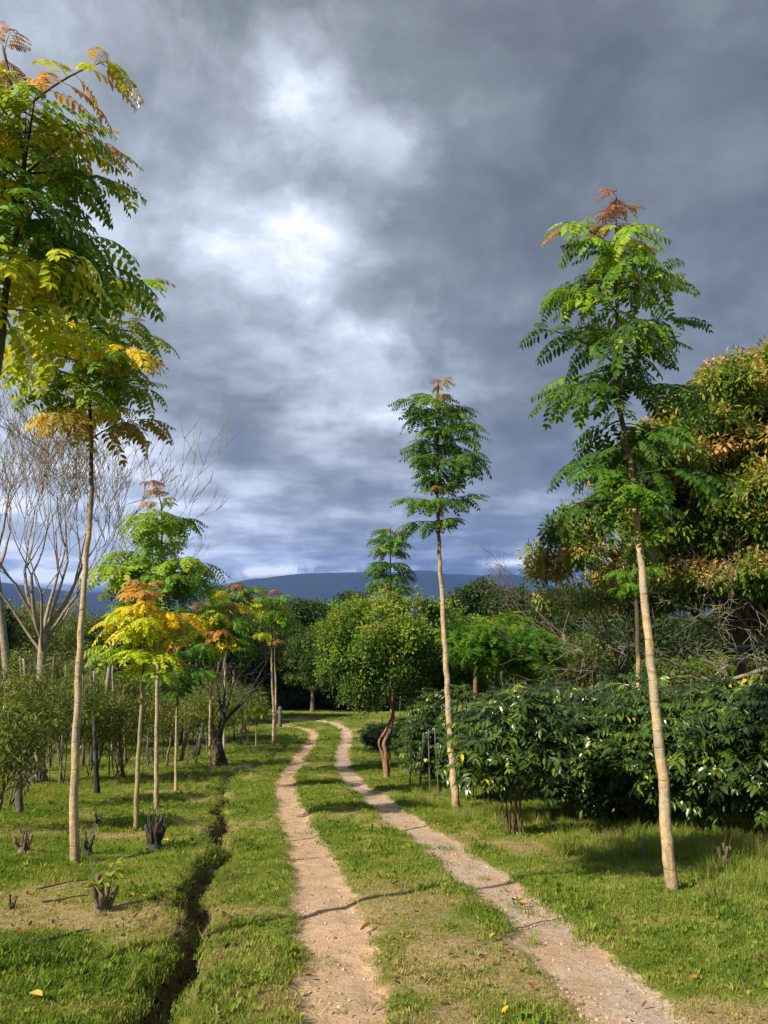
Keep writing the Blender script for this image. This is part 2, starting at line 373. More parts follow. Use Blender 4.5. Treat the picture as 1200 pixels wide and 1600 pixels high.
def mat_ground():
    m, nt = newmat('ground_surface')
    g = nd(nt, 'ShaderNodeNewGeometry').outputs['Position']
    def at_(n): return nd(nt, 'ShaderNodeAttribute', attribute_type='GEOMETRY', attribute_name=n).outputs['Fac']
    tl, tr, dt, dry = at_('tl'), at_('tr'), at_('dt'), at_('dry')
    nf = noise(nt, g, 38, 6, .7).outputs[0]; nm = noise(nt, g, 7, 5, .65).outputs[0]; nb = noise(nt, g, 1.3, 4, .6).outputs[0]; nff = noise(nt, g, 130, 3, .7).outputs[0]
    green = mix(nt, sstep(nt, nf, .35, .65), (.07, .10, .016), (.17, .21, .035))
    green = mix(nt, mth(nt, 'MULTIPLY', sstep(nt, nm, .5, .7), .6), green, (.14, .15, .045))
    straw = mix(nt, sstep(nt, nf, .3, .7), (.15, .11, .055), (.34, .27, .13))
    c = mix(nt, sstep(nt, mth(nt, 'ADD', dry, mth(nt, 'MULTIPLY_ADD', nm, .7, -.35)), .30, .75), green, straw)
    soilL = mix(nt, sstep(nt, nm, .3, .7), (.34, .235, .155), (.47, .34, .235))
    soilL = mix(nt, mth(nt, 'MULTIPLY', sstep(nt, nff, .50, .68), .45), soilL, (.20, .14, .095))
    soilL = mix(nt, mth(nt, 'MULTIPLY', sstep(nt, nf, .48, .7), .6), soilL, (.20, .135, .09))
    soilR = mix(nt, sstep(nt, nf, .35, .65), (.30, .24, .19), (.50, .41, .335))
    soilR = mix(nt, sstep(nt, nb, .42, .62), soilR, soilL)
    soilR = mix(nt, mth(nt, 'MULTIPLY', sstep(nt, nff, .48, .66), .65), soilR, (.14, .11, .09))
    wob = mth(nt, 'MULTIPLY_ADD', nm, .5, -.25); wob = mth(nt, 'ADD', wob, mth(nt, 'MULTIPLY_ADD', nf, .5, -.25))
    c = mix(nt, sstep(nt, mth(nt, 'ADD', tl, wob), .30, .62), c, soilL)
    c = mix(nt, sstep(nt, mth(nt, 'ADD', tr, wob), .30, .62), c, soilR)
    dirt = mix(nt, sstep(nt, nm, .3, .7), (.055, .036, .022), (.14, .095, .055))
    c = mix(nt, sstep(nt, mth(nt, 'ADD', dt, wob), .25, .55), c, dirt)
    h = mth(nt, 'ADD', mth(nt, 'MULTIPLY', nf, .5), mth(nt, 'MULTIPLY', nff, .25)); h = mth(nt, 'ADD', h, nm)
    bp = nd(nt, 'ShaderNodeBump'); bp.inputs['Strength'].default_value = .9; bp.inputs['Distance'].default_value = .028
    nt.links.new(h, bp.inputs['Height'])
    p = nd(nt, 'ShaderNodeBsdfPrincipled'); setin(nt, p, 'Base Color', c); p.inputs['Roughness'].default_value = .95; p.inputs['Specular IOR Level'].default_value = .15
    nt.links.new(bp.outputs[0], p.inputs['Normal']); out(nt, p.outputs[0]); return m
M['ground'] = mat_ground()

# ------------------------------------------------------------------ ground, tracks, ditch
rows = [-300.0]
while rows[-1] < 5000:
    y = rows[-1]
    rows.append(y + (max(.25, .08 * (-y)) if y < -.5 else .05 if y < 1.5 else .0095 * (y + 2.5) if y < 22 else .014 * (y + 2) if y < 50 else .05 * y))
rows = np.array(rows)
NC = 460
t = np.linspace(-1, 1, NC)
S = np.clip(np.abs(rows) + 2.6, 0, 600)
gx = np.sinh(4 * t)[None, :] / 4 * S[:, None]; gy = np.repeat(rows[:, None], NC, 1)
mk = masks(gx, gy); gh = height(gx, gy, mk)
NR = len(rows)
idx = np.arange(NR * NC).reshape(NR, NC)
quads = np.stack([idx[:-1, :-1], idx[:-1, 1:], idx[1:, 1:], idx[1:, :-1]], -1).reshape(-1, 4)
co = np.stack([gx, gy, gh], -1).reshape(-1, 3)
fl = {k: v.reshape(-1) for k, v in zip(('tl', 'tr', 'dt', 'dry'), mk)}
fm = {k: v[quads].mean(1) for k, v in fl.items()}
near = (co[quads][:, :, 1].mean(1) < 48) & (co[quads][:, :, 1].mean(1) > -5)
cls = np.zeros(len(quads), int)
cls[(fm['dt'] > .22) & near] = 3; cls[(fm['tl'] > .5) & near] = 1; cls[(fm['tr'] > .5) & near] = 2
def sub_mesh(name, q):
    u, inv = np.unique(q.ravel(), return_inverse=True)
    me = bpy.data.meshes.new(name); me.vertices.add(len(u)); me.vertices.foreach_set('co', co[u].ravel().astype(np.float32))
    me.loops.add(q.size); me.loops.foreach_set('vertex_index', inv.astype(np.int32)); me.polygons.add(len(q))
    me.polygons.foreach_set('loop_start', (np.arange(len(q)) * 4).astype(np.int32)); me.polygons.foreach_set('loop_total', np.full(len(q), 4, np.int32))
    me.update(calc_edges=True); me.polygons.foreach_set('use_smooth', np.ones(len(q), bool))
    for k, v in fl.items():
        a = me.attributes.new(k, 'FLOAT', 'POINT'); a.data.foreach_set('value', v[u].astype(np.float32))
    me.materials.append(M['ground']); me.validate()
    return link(bpy.data.objects.new(name, me))
tag(sub_mesh('ground', quads[cls == 0]), 'grassy ground sloping away on both sides of the wheel tracks', kind='structure')
tag(sub_mesh('dirt_track', quads[cls == 1]), 'narrow reddish dirt wheel track nearest the ditch', kind='structure')
tag(sub_mesh('dirt_track', quads[cls == 2]), 'stony pinkish wheel track nearest the coffee shrubs', kind='structure')
tag(sub_mesh('ditch', quads[cls == 3]), 'dark narrow drainage ditch cut in the grass beside the track', kind='structure')

# ------------------------------------------------------------------ far mountains
m_, nt = newmat('mountain_forest')
n = noise(nt, nd(nt, 'ShaderNodeNewGeometry').outputs['Position'], .004, 6, .6).outputs[0]
p = nd(nt, 'ShaderNodeBsdfPrincipled'); setin(nt, p, 'Base Color', mix(nt, n, (.008, .015, .012), (.022, .032, .018))); p.inputs['Roughness'].default_value = 1
out(nt, p.outputs[0]); M['mountain'] = m_
na, nr = 160, 26
vs, fs = [], []
for i in range(na):
    a = R(-62 + 124 * i / (na - 1))
    for j in range(nr):
        r = 2700 + 1500 * j / (nr - 1)
        x, y = r * math.sin(a), r * math.cos(a)
        u = j / (nr - 1)
        prof = math.sin(math.pi * min(1, u * 1.0)) ** 1.2
        top = 190 + 45 * math.sin(a * 4.1 + .9) * .5 + 26 * math.sin(a * 11 + 2)
        z = -62 + (top + 62) * prof * (0.72 + .50 * float(fbm(x, y, .0022, 5, 50)))
        vs.append((x, y, z))
for i in range(na - 1):
    for j in range(nr - 1):
        fs.append((i * nr + j, i * nr + j + 1, (i + 1) * nr + j + 1, (i + 1) * nr + j))
mb = MB(); mb.add(vs, fs); tag(mb.build('mountains', M['mountain']), 'dark blue forested mountain ridge far beyond the trees', kind='structure')

# ------------------------------------------------------------------ leaf and twig templates
def leaf_blade(mb, o, d, nrm, L, W, fold=.25, t=0.0, curl=.0):
    d = d.normalized(); s = d.cross(nrm)
    if s.length < 1e-4: s = d.cross(Vector((.3, .5, .8)))
    s.normalize(); n = s.cross(d)
    a, b = o + d * L * .33, o + d * L * .70
    h = n * W * fold
    tip = o + d * L - n * curl * L
    v = [o, a + s * W * .5 + h, b + s * W * .40 + h - n * curl * L * .4, tip, b - s * W * .40 + h - n * curl * L * .4, a - s * W * .5 + h]
    m1, m2 = a, b - n * curl * L * .4
    v += [m1, m2]
    mb.add(v, [(0, 1, 6), (1, 2, 7, 6), (2, 3, 7), (0, 6, 5), (6, 7, 4, 5), (7, 3, 4)], t)
def pinna(mb, L=.36, pairs=8, ll=.070, lw=.026, a0=12, a1=-70, seed=0, mat=Matrix.Identity(4), rr=.0022):
    rd = random.Random(seed)
    pts = []; p = Vector((0, 0, 0)); N = 12
    for i in range(N + 1):
        pts.append(p.copy()); a = R(a0 + (a1 - a0) * (i / N) ** 1.1)
        p = p + Vector((math.cos(a), 0, math.sin(a))) * (L / N)
    tw = rd.uniform(-.25, .25)
    tmp = MB(); tube(tmp, pts[::3], [rr, rr * .9, rr * .8, rr * .65, rr * .4], 3, .2, .2, cap=False)
    for k in range(pairs):
        s = .14 + .86 * k / (pairs - 1); i = min(N - 1, int(s * N)); q = pts[i].lerp(pts[i + 1], s * N - i)
        tg = (pts[i + 1] - pts[i]).normalized()
        nr = Vector((0, 1, 0)).cross(tg) * -1
        sc_ = (.72 + .5 * math.sin(math.pi * min(1, .15 + .8 * s))) * rd.uniform(.9, 1.1)
        for sd_ in (-1, 1):
            if rd.random() < .03: continue
            dr = Vector((0, 1, 0)) * sd_ + tg * rd.uniform(.35, .62) + Vector((0, 0, -1)) * rd.uniform(.15, .55) + nr * tw * sd_
            nn = (nr + Vector((rd.uniform(-.35, .35), rd.uniform(-.35, .35), 0))).normalized()
            leaf_blade(tmp, q, dr, nn, ll * sc_, lw * sc_, .16, rd.random(), .12)
    tg = (pts[-1] - pts[-2]); leaf_blade(tmp, pts[-1], tg, Vector((0, 1, 0)).cross(tg) * -1, ll * .9, lw, .16, rd.random(), .1)
    mb.add([mat @ Vector(v) for v in tmp.v], tmp.f, tmp.t)
NPV = 7
PINNA = []
for i in range(NPV):
    mb = MB(); pinna(mb, .34 + .02 * (i % 3), 8 + i % 3, .072, .030, 12 - 4 * i, -30 - 6 * i, 100 + i); PINNA.append(mb.mesh('leaf', M['leaf']))
def frond_layout(seed, L=.55, n=10, young=False):
    rd = random.Random(seed); a0, a1 = rd.uniform(15, 42), rd.uniform(-28, 0)
    pts = []; p = Vector((0, 0, 0)); N = 10; bend = rd.uniform(-.25, .25)
    for i in range(N + 1):
        pts.append(p.copy()); s = i / N; a = R(a0 + (a1 - a0) * s)
        p = p + Vector((math.cos(a), bend * s, math.sin(a))) * (L / N)
    items = []
    for k in range(n):
        s = .22 + .78 * k / (n - 1); i = min(N - 1, int(s * N)); q = pts[i].lerp(pts[i + 1], s * N - i)
        sd_ = -1 if k % 2 else 1
        yaw = sd_ * R(rd.uniform(48, 85) * (1.05 - .55 * s)) if k < n - 1 else R(rd.uniform(-10, 10))
        size = (.62 + .38 * math.sin(math.pi * min(1, .2 + .7 * s))) * rd.uniform(.85, 1.12)
        mt = Matrix.Translation(q) @ Euler((R(rd.uniform(-18, 18)), R(rd.uniform(-12, 22) + 12 * s), yaw + bend * .6)).to_matrix().to_4x4() @ Matrix.Scale(size, 4)
        items.append((mt, rd.randrange(NPV)))
    return pts, items
FL = [frond_layout(200 + i, .50 + .05 * (i % 3), 10 + i % 3) for i in range(6)]
def stem_mesh(pts, r=.009):
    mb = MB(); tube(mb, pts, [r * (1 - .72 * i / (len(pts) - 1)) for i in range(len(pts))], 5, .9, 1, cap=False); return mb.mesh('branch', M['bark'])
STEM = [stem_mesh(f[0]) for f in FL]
FROND = []
for i, (pts, items) in enumerate(FL):
    mb = MB(); tube(mb, pts[::2], [.009 * (1 - .7 * k / 5) for k in range(len(pts[::2]))], 4, .2, .2, cap=False)
    for (mt, v) in items: pinna(mb, .34 + .02 * (v % 3), 7 + v % 2, .078, .033, 12 - 4 * v, -30 - 6 * v, 100 + v, mt)
    FROND.append(mb.mesh('leafy_branch', M['leaf']))
NOM = .56
LC = {'g': (.075, .165, .010), 'd': (.038, .098, .010), 'l': (.17, .28, .012), 'y': (.31, .37, .014), 'Y': (.52, .41, .018), 'o': (.38, .23, .06), 'r': (.27, .13, .085), 'b': (.22, .17, .035)}
def jit(c, a=.15):
    k = random.uniform(1 - a, 1 + a); return (c[0] * k * random.uniform(.9, 1.1), c[1] * k, c[2] * k, 1)
def pinnate_tree(name, base, trunk_px, r0, r1, tiers, label, near=False, bark='bark', group=None, lean=0.0, leafscale=1.0, sides=9, nomx=None):
    """base = ground point; trunk_px = photo pixels of the trunk going up from the base; tiers = (y px, half width px, count, colours)"""
    Y = base.y; nomx = nomx or (NOM if near else .68)
    root = empty(name, base, label, 'tree', group)
    pts = [Vector((0, 0, -.08))]
    for k, (px, py) in enumerate(trunk_px):
        q = at(px, py, Y + lean * (k + 1) / len(trunk_px)) - base; pts.append(q)
    cv = curve(pts, 7)
    # even resample
    L = [0]
    for a, b in zip(cv, cv[1:]): L.append(L[-1] + (b - a).length)
    Tn = L[-1]; NS = max(12, int(Tn / .16)); rs = []
    for k in range(NS + 1):
        s = Tn * k / NS; i = max(0, np.searchsorted(L, s) - 1); i = min(i, len(cv) - 2)
        f = (s - L[i]) / max(1e-6, L[i + 1] - L[i]); rs.append(cv[i].lerp(cv[i + 1], f))
    w = r0 * .16
    rs = [p + Vector((random.uniform(-w, w), random.uniform(-w, w), 0)) * (0 if k == 0 else 1) for k, p in enumerate(rs)]
    mb = MB(); fine, rad = [], []
    for k in range(NS):
        s = k / NS; r = r0 + (r1 - r0) * s ** .9
        flare = 1 + .55 * math.exp(-s * Tn / .07)
        node = 1 + random.uniform(.0, .08)
        fine += [rs[k], rs[k].lerp(rs[k + 1], .22), rs[k].lerp(rs[k + 1], .6)]; rad += [r * node * flare, r * flare * random.uniform(.96, 1.0), r * random.uniform(.97, 1.03)]
    fine.append(rs[-1]); rad.append(r1 * .6)
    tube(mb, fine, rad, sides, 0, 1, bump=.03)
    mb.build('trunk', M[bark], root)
    def on_trunk(z):
        for a, b in zip(rs, rs[1:]):
            if a.z <= z <= b.z: return a.lerp(b, (z - a.z) / (b.z - a.z + 1e-9))
        return rs[-1].copy()
    az = random.uniform(0, 6.28); nleaf = 0
    for (py, hw, n, keys) in tiers:
        n = int(n * (1.55 if near else 1.25) + .5)
        zt = at(600, py, Y + lean).z - base.z; reach = hw / F * (Y + lean) * 1.0
        for k in range(n):
            az += 2.4 + random.uniform(-.3, .3)
            r_ = reach * random.choice((random.uniform(.55, .85), random.uniform(.85, 1.12))); s_ = max(.32, min(1.9, r_ / nomx))
            v = random.randrange(6)
            z = zt + random.uniform(-.07, .07) * s_ - .05 * s_
            q = on_trunk(min(z, rs[-1].z))
            c = LC[random.choice(keys)]
            rot = Euler((R(random.uniform(-14, 14)), R(random.uniform(-14, 12)), az), 'XYZ')
            if near and nleaf < 286:
                b = bpy.data.objects.new('branch', STEM[v]); b.location = q; b.rotation_euler = rot; b.scale = (s_, s_, s_); link(b, root)
                for (mt, pv) in FL[v][1]:
                    if nleaf >= 298: break
                    nleaf += 1
                    lf = bpy.data.objects.new('leaf', PINNA[(pv + k) % NPV]); link(lf, b)
                    lf.matrix_local = mt @ Matrix.Rotation(R(random.uniform(-15, 15)), 4, 'X') @ Matrix.Scale(leafscale * random.uniform(.9, 1.1) / max(.85, s_ ** .75), 4)
                    cc = c if random.random() < .72 else LC[random.choice(keys)]
                    lf.color = jit(cc)
            else:
                b = bpy.data.objects.new('leafy_branch', FROND[v]); b.location = q; b.rotation_euler = rot; b.scale = (s_, s_, s_ * random.uniform(.85, 1.1)); link(b, root)
                b.color = jit(c)
    return root

# ---- scattering of small things in geometry nodes
_ng = {}
def scatter(name, pts, rot, scl, tint, pick, templates, parent=None, kind='stuff', label=None):
    me = bpy.data.meshes.new(name); pts = np.asarray(pts, np.float32); N = len(pts)
    me.vertices.add(N); me.vertices.foreach_set('co', pts.ravel())
    for nm, ty, fld, dat in (('rot', 'FLOAT_VECTOR', 'vector', np.asarray(rot, np.float32).ravel()), ('scl', 'FLOAT', 'value', np.asarray(scl, np.float32)),
                             ('tint', 'FLOAT', 'value', np.asarray(tint, np.float32)), ('pick', 'INT', 'value', np.asarray(pick, np.int32))):
        a = me.attributes.new(nm, ty, 'POINT'); a.data.foreach_set(fld, dat)
    key = tuple(t.name for t in templates)
    if key not in _ng:
        g = bpy.data.node_groups.new('scatter', 'GeometryNodeTree')
        g.interface.new_socket('Geometry', in_out='INPUT', socket_type='NodeSocketGeometry'); g.interface.new_socket('Geometry', in_out='OUTPUT', socket_type='NodeSocketGeometry')
        gi, go = g.nodes.new('NodeGroupInput'), g.nodes.new('NodeGroupOutput')
        g2i = g.nodes.new('GeometryNodeGeometryToInstance')
        for tm in reversed(templates):
            oi = g.nodes.new('GeometryNodeObjectInfo'); oi.inputs[0].default_value = tm
            g.links.new(oi.outputs['Geometry'], g2i.inputs[0])
        iop = g.nodes.new('GeometryNodeInstanceOnPoints'); g.links.new(gi.outputs[0], iop.inputs['Points']); g.links.new(g2i.outputs[0], iop.inputs['Instance'])
        iop.inputs['Pick Instance'].default_value = True
        def na_(n, ty):
            x = g.nodes.new('GeometryNodeInputNamedAttribute'); x.data_type = ty; x.inputs[0].default_value = n; return x.outputs[0]
        g.links.new(na_('pick', 'INT'), iop.inputs['Instance Index']); g.links.new(na_('rot', 'FLOAT_VECTOR'), iop.inputs['Rotation']); g.links.new(na_('scl', 'FLOAT'), iop.inputs['Scale'])
        g.links.new(iop.outputs[0], go.inputs[0]); _ng[key] = g
    o = link(bpy.data.objects.new(name, me), parent)
    md = o.modifiers.new('scatter', 'NODES'); md.node_group = _ng[key]
    return tag(o, label, kind=kind)
def template(name, mb, mat):
    return bpy.data.objects.new(name, mb.mesh(name, mat, False))
def rv(rd):
    while True:
        v = Vector((rd.uniform(-1, 1), rd.uniform(-1, 1), rd.uniform(-1, 1)))
        if .05 < v.length < 1: return v.normalized()
def clump(seed, n, Rr, L, W, droop=.4, up=.3):
    rd = random.Random(seed); mb = MB()
    for k in range(n):
        d = rv(rd); o = d * Rr * rd.uniform(.15, .8); d2 = (d + rv(rd) * .5 + Vector((0, 0, -droop))).normalized()
        nn = (Vector((0, 0, 1)) + rv(rd) * .6).normalized()
        leaf_blade(mb, o, d2, nn, L * rd.uniform(.7, 1.2), W * rd.uniform(.8, 1.15), .15, rd.random(), .12)
    return mb
def sprig(seed, n, Lb, L, W, droop=.5, r=.004):
    rd = random.Random(seed); mb = MB(); pts = []; p = Vector((0, 0, 0)); a = R(rd.uniform(5, 25))
    for i in range(n + 1):
        pts.append(p.copy()); a -= R(droop * 60 / n); p = p + Vector((math.cos(a), rd.uniform(-.1, .1), math.sin(a))) * Lb / n
    tube(mb, pts, [r * (1 - .6 * i / n) for i in range(n + 1)], 3, 0, 0, cap=False)
    for i in range(1, n + 1):
        tg = (pts[i] - pts[i - 1]).normalized()
        for sd_ in (-1, 1):
            d = Vector((0, sd_, 0)) + tg * rd.uniform(.3, .8) + Vector((0, 0, -rd.uniform(.2, .8)))
            leaf_blade(mb, pts[i], d, (Vector((0, 0, 1)) + rv(rd) * .5), L * rd.uniform(.75, 1.15), W * rd.uniform(.85, 1.15), .14, rd.random(), .16)
    leaf_blade(mb, pts[-1], tg, Vector((0, 0, 1)), L * .8, W * .8, .14, rd.random(), .15)
    return mb
def feather(seed, n=6):
    mb = MB(); rd = random.Random(seed)
    for k in range(n):
        mt = Euler((R(rd.uniform(-25, 25)), R(rd.uniform(-35, 20)), rd.uniform(0, 6.28))).to_matrix().to_4x4()
        pinna(mb, .34, 8, .062, .022, 25, -60, seed + k, mt)
    return mb
T = {
 'canopy': [template('canopy_clump', clump(1 + i, 22, .24, .105, .044, .35), M['f_canopy']) for i in range(3)],
 'round': [template('round_clump', clump(11 + i, 20, .17, .085, .042, .3), M['f_round']) for i in range(3)],
 'dark': [template('dark_clump', clump(21 + i, 22, .30, .14, .07, .3), M['f_dark']) for i in range(3)],
 'mid': [template('mid_clump', clump(31 + i, 22, .30, .13, .06, .3), M['f_mid']) for i in range(3)],
 'feather': [template('feather_clump', feather(41 + 20 * i), M['f_feather']) for i in range(2)],
 'scrub': [template('scrub_clump', clump(51 + i, 12, .20, .13, .030, .7), M['f_scrub']) for i in range(3)],
 'coffee': [template('coffee_sprig', sprig(61 + i, 6 + i % 2, .34, .105 + .012 * i, .044, .35), M['f_coffee']) for i in range(4)],
}
COFFEE_MESH = None
def lobes(c, rad, k, lr, seed, flat=.85):
    rd = random.Random(seed); out_ = []
    for i in range(k):
        z = 1 - 2 * (i + .5) / k; z = z * .9; a = i * 2.39996 + rd.uniform(-.3, .3); q = math.sqrt(max(0, 1 - z * z))
        s = (1 - lr) * rd.uniform(.85, 1.12)
        p = Vector((c[0] + rad[0] * q * math.cos(a) * s, c[1] + rad[1] * q * math.sin(a) * s, c[2] + rad[2] * z * s))
        f = lr * rd.uniform(.8, 1.25)
        out_.append((p, (rad[0] * f, rad[1] * f, rad[2] * f * flat)))
    return out_
def crown_points(lbs, n, seed, inner=.55, gap=.0, cutz=None):
    r = np.random.default_rng(seed); P, Nn = [], []
    wts = np.array([(l[1][0] * l[1][2]) ** .8 for l in lbs]); wts = wts / wts.sum()
    for (c, rr), w in zip(lbs, wts):
        m = max(3, int(n * w)); d = r.normal(size=(m, 3)); d /= np.linalg.norm(d, axis=1)[:, None]
        s = inner + (1.06 - inner) * r.random(m) ** .6
        p = np.array(c)[None] + d * np.array(rr)[None] * s[:, None]; P.append(p); Nn.append(d)
    P = np.concatenate(P); Nn = np.concatenate(Nn)
    if gap > 0:
        g = fbm(P[:, 0] * 1.3 + P[:, 1] * .9 + seed, P[:, 2] * 1.5 + P[:, 1] * .7, 1.0, 3, seed)
        k = g > gap; P, Nn = P[k], Nn[k]
    if cutz is not None: k = P[:, 2] > cutz; P, Nn = P[k], Nn[k]
    return P, Nn
def foliage(root, P, Nn, kind, scale, tfun=None, name='foliage', seed=0, tint=(.15, .85)):
    r = np.random.default_rng(seed + 5); N = len(P)
    rot = np.stack([r.uniform(-.6, .6, N), r.uniform(-.6, .6, N), r.uniform(0, 6.28, N)], 1)
    if kind == 'coffee': rot = np.stack([r.uniform(-.4, .4, N), r.uniform(-.3, .7, N), np.arctan2(Nn[:, 1], Nn[:, 0]) + r.uniform(-.9, .9, N)], 1)
    tn = r.uniform(tint[0], tint[1], N) if tfun is None else tfun(P, Nn, r)
    return scatter(name, P, rot, scale * r.uniform(.7, 1.3, N), np.clip(tn, 0, 1), r.integers(0, len(T[kind]), N), T[kind], root)
def limbs(root, mat, start, r0, lbs, seed, sub=3, name='branch', joint=.5):
    """each limb with its forks is a part"""
    rd = random.Random(seed)
    for (c, rr) in lbs:
        mb = MB(); c = Vector(c); s = Vector(start)
        mid = s.lerp(c, .5) + rv(rd) * (c - s).length * .10 + Vector((0, 0, -.06 * (c - s).length))
        pts = curve([s, mid, c], 5); n = len(pts); rr0 = r0 * rd.uniform(.35, .6)
        tube(mb, pts, [rr0 * (1 - .72 * i / (n - 1)) for i in range(n)], 6, 0, 0)
        for k in range(sub):
            i = rd.randrange(n // 2, n); q = pts[i]
            e = c + Vector((rr[0] * rd.uniform(-.9, .9), rr[1] * rd.uniform(-.9, .9), rr[2] * rd.uniform(-.5, .95)))
            pp = curve([q, q.lerp(e, .5) + rv(rd) * (e - q).length * .15, e], 3)
            tube(mb, pp, [rr0 * .4 * (1 - .8 * j / (len(pp) - 1)) for j in range(len(pp))], 4, 0, 0, cap=False)
        mb.build(name, M[mat], root)
def broad_tree(name, base, label, trunk_top, r0, crown_c, crown_r, nl, lr, npts, kind, scale, bark='bark_brown', seed=0, cat='tree', group=None,
               gap=.0, tint=(.15, .85), tfun=None, trunk_mid=None, sub=3, extra=None, flat=.85, limbn=None):
    root = empty(name, base, label, cat, group)
    lb = lobes(Vector(crown_c) - base, crown_r, nl, lr, seed, flat)
    if extra:
        rd_ = random.Random(seed)
        for c, r_ in extra:
            lb += lobes(Vector(c) - base, r_, 7, .42, rd_.randrange(999), .55)
    tt = Vector(trunk_top) - base; mb = MB()
    mids = [Vector(m) - base for m in trunk_mid] if trunk_mid else [tt * .5 + Vector((random.uniform(-.1, .1), 0, 0)) * tt.length * .3]
    pts = curve([Vector((0, 0, -.1))] + mids + [tt], 5); n = len(pts)
    tube(mb, pts, [r0 * (1 + .4 * math.exp(-i * .9)) * (1 - .38 * i / (n - 1)) for i in range(n)], 9, 0, 0, bump=.08)
    mb.build('trunk', M[bark], root)
    limbs(root, bark, tt, r0, lb[:limbn] if limbn else lb, seed, sub)
    P, Nn = crown_points(lb, npts, seed, gap=gap)
    P[:, 2] = np.maximum(P[:, 2], .15)
    foliage(root, P, Nn, kind, scale, tfun, seed=seed, tint=tint)
    return root

# ------------------------------------------------------------------ pinnate young trees along the track
def near_trees():
    b = gpt(1050, 1392)
    pinnate_tree('young_tree', b, [(1040, 1280), (1030, 1150), (1014, 1000), (1000, 860), (984, 720), (967, 620), (965, 520), (962, 430), (962, 305)], .053, .007,
        [(306, 24, 1, 'r'), (322, 32, 1, 'ro'), (345, 55, 2, 'rob'), (372, 100, 2, 'obl'), (398, 70, 2, 'lg'), (430, 140, 3, 'lgyl'), (470, 110, 2, 'gl'), (515, 95, 2, 'gld'), (560, 130, 3, 'gld'),
         (610, 105, 2, 'gd'), (650, 120, 2, 'dg'), (700, 100, 2, 'dgd'), (745, 118, 2, 'dg'), (790, 105, 2, 'dgg'), (835, 90, 1, 'dg')],
        'tall young tree with cream trunk before the coffee hedge, reddish leaves at its tip', True)
    b = gpt(118, 1350)
    pinnate_tree('young_tree', b, [(116, 1240), (122, 1080), (130, 930), (142, 780), (143, 680), (139, 600), (140, 520), (142, 440)], .046, .010,
        [(455, 105, 3, 'yyl'), (490, 125, 4, 'yl'), (525, 130, 5, 'yyl'), (560, 128, 5, 'ylyY'), (595, 120, 4, 'lyg'), (625, 105, 3, 'glY'), (650, 38, 1, 'Y'), (655, 40, 1, 'Y'), (668, 110, 1, 'gb')],
        'young tree left of the ditch with thickest pale trunk and yellow-green crown', True)
    b = Vector((-2.72, 4.2, 0)); b.z = gz(b.x, b.y)
    pinnate_tree('young_tree', b, [(-75, 1200), (-50, 900), (-12, 640), (8, 470), (22, 390), (38, 280), (28, 180), (5, 70)], .050, .008,
        [(80, 40, 1, 'or'), (115, 45, 2, 'oY'), (155, 150, 2, 'yoly'), (185, 185, 3, 'yyo'), (225, 165, 2, 'lyy'), (262, 215, 4, 'lyg'), (305, 190, 3, 'glg'),
         (350, 190, 4, 'gyl'), (400, 180, 3, 'gyly'), (435, 170, 3, 'YyyY'), (465, 150, 2, 'YyyY')],
        'tallest leafy tree at the top left picture edge, drooping fronds', True, leafscale=.95)
near_trees()
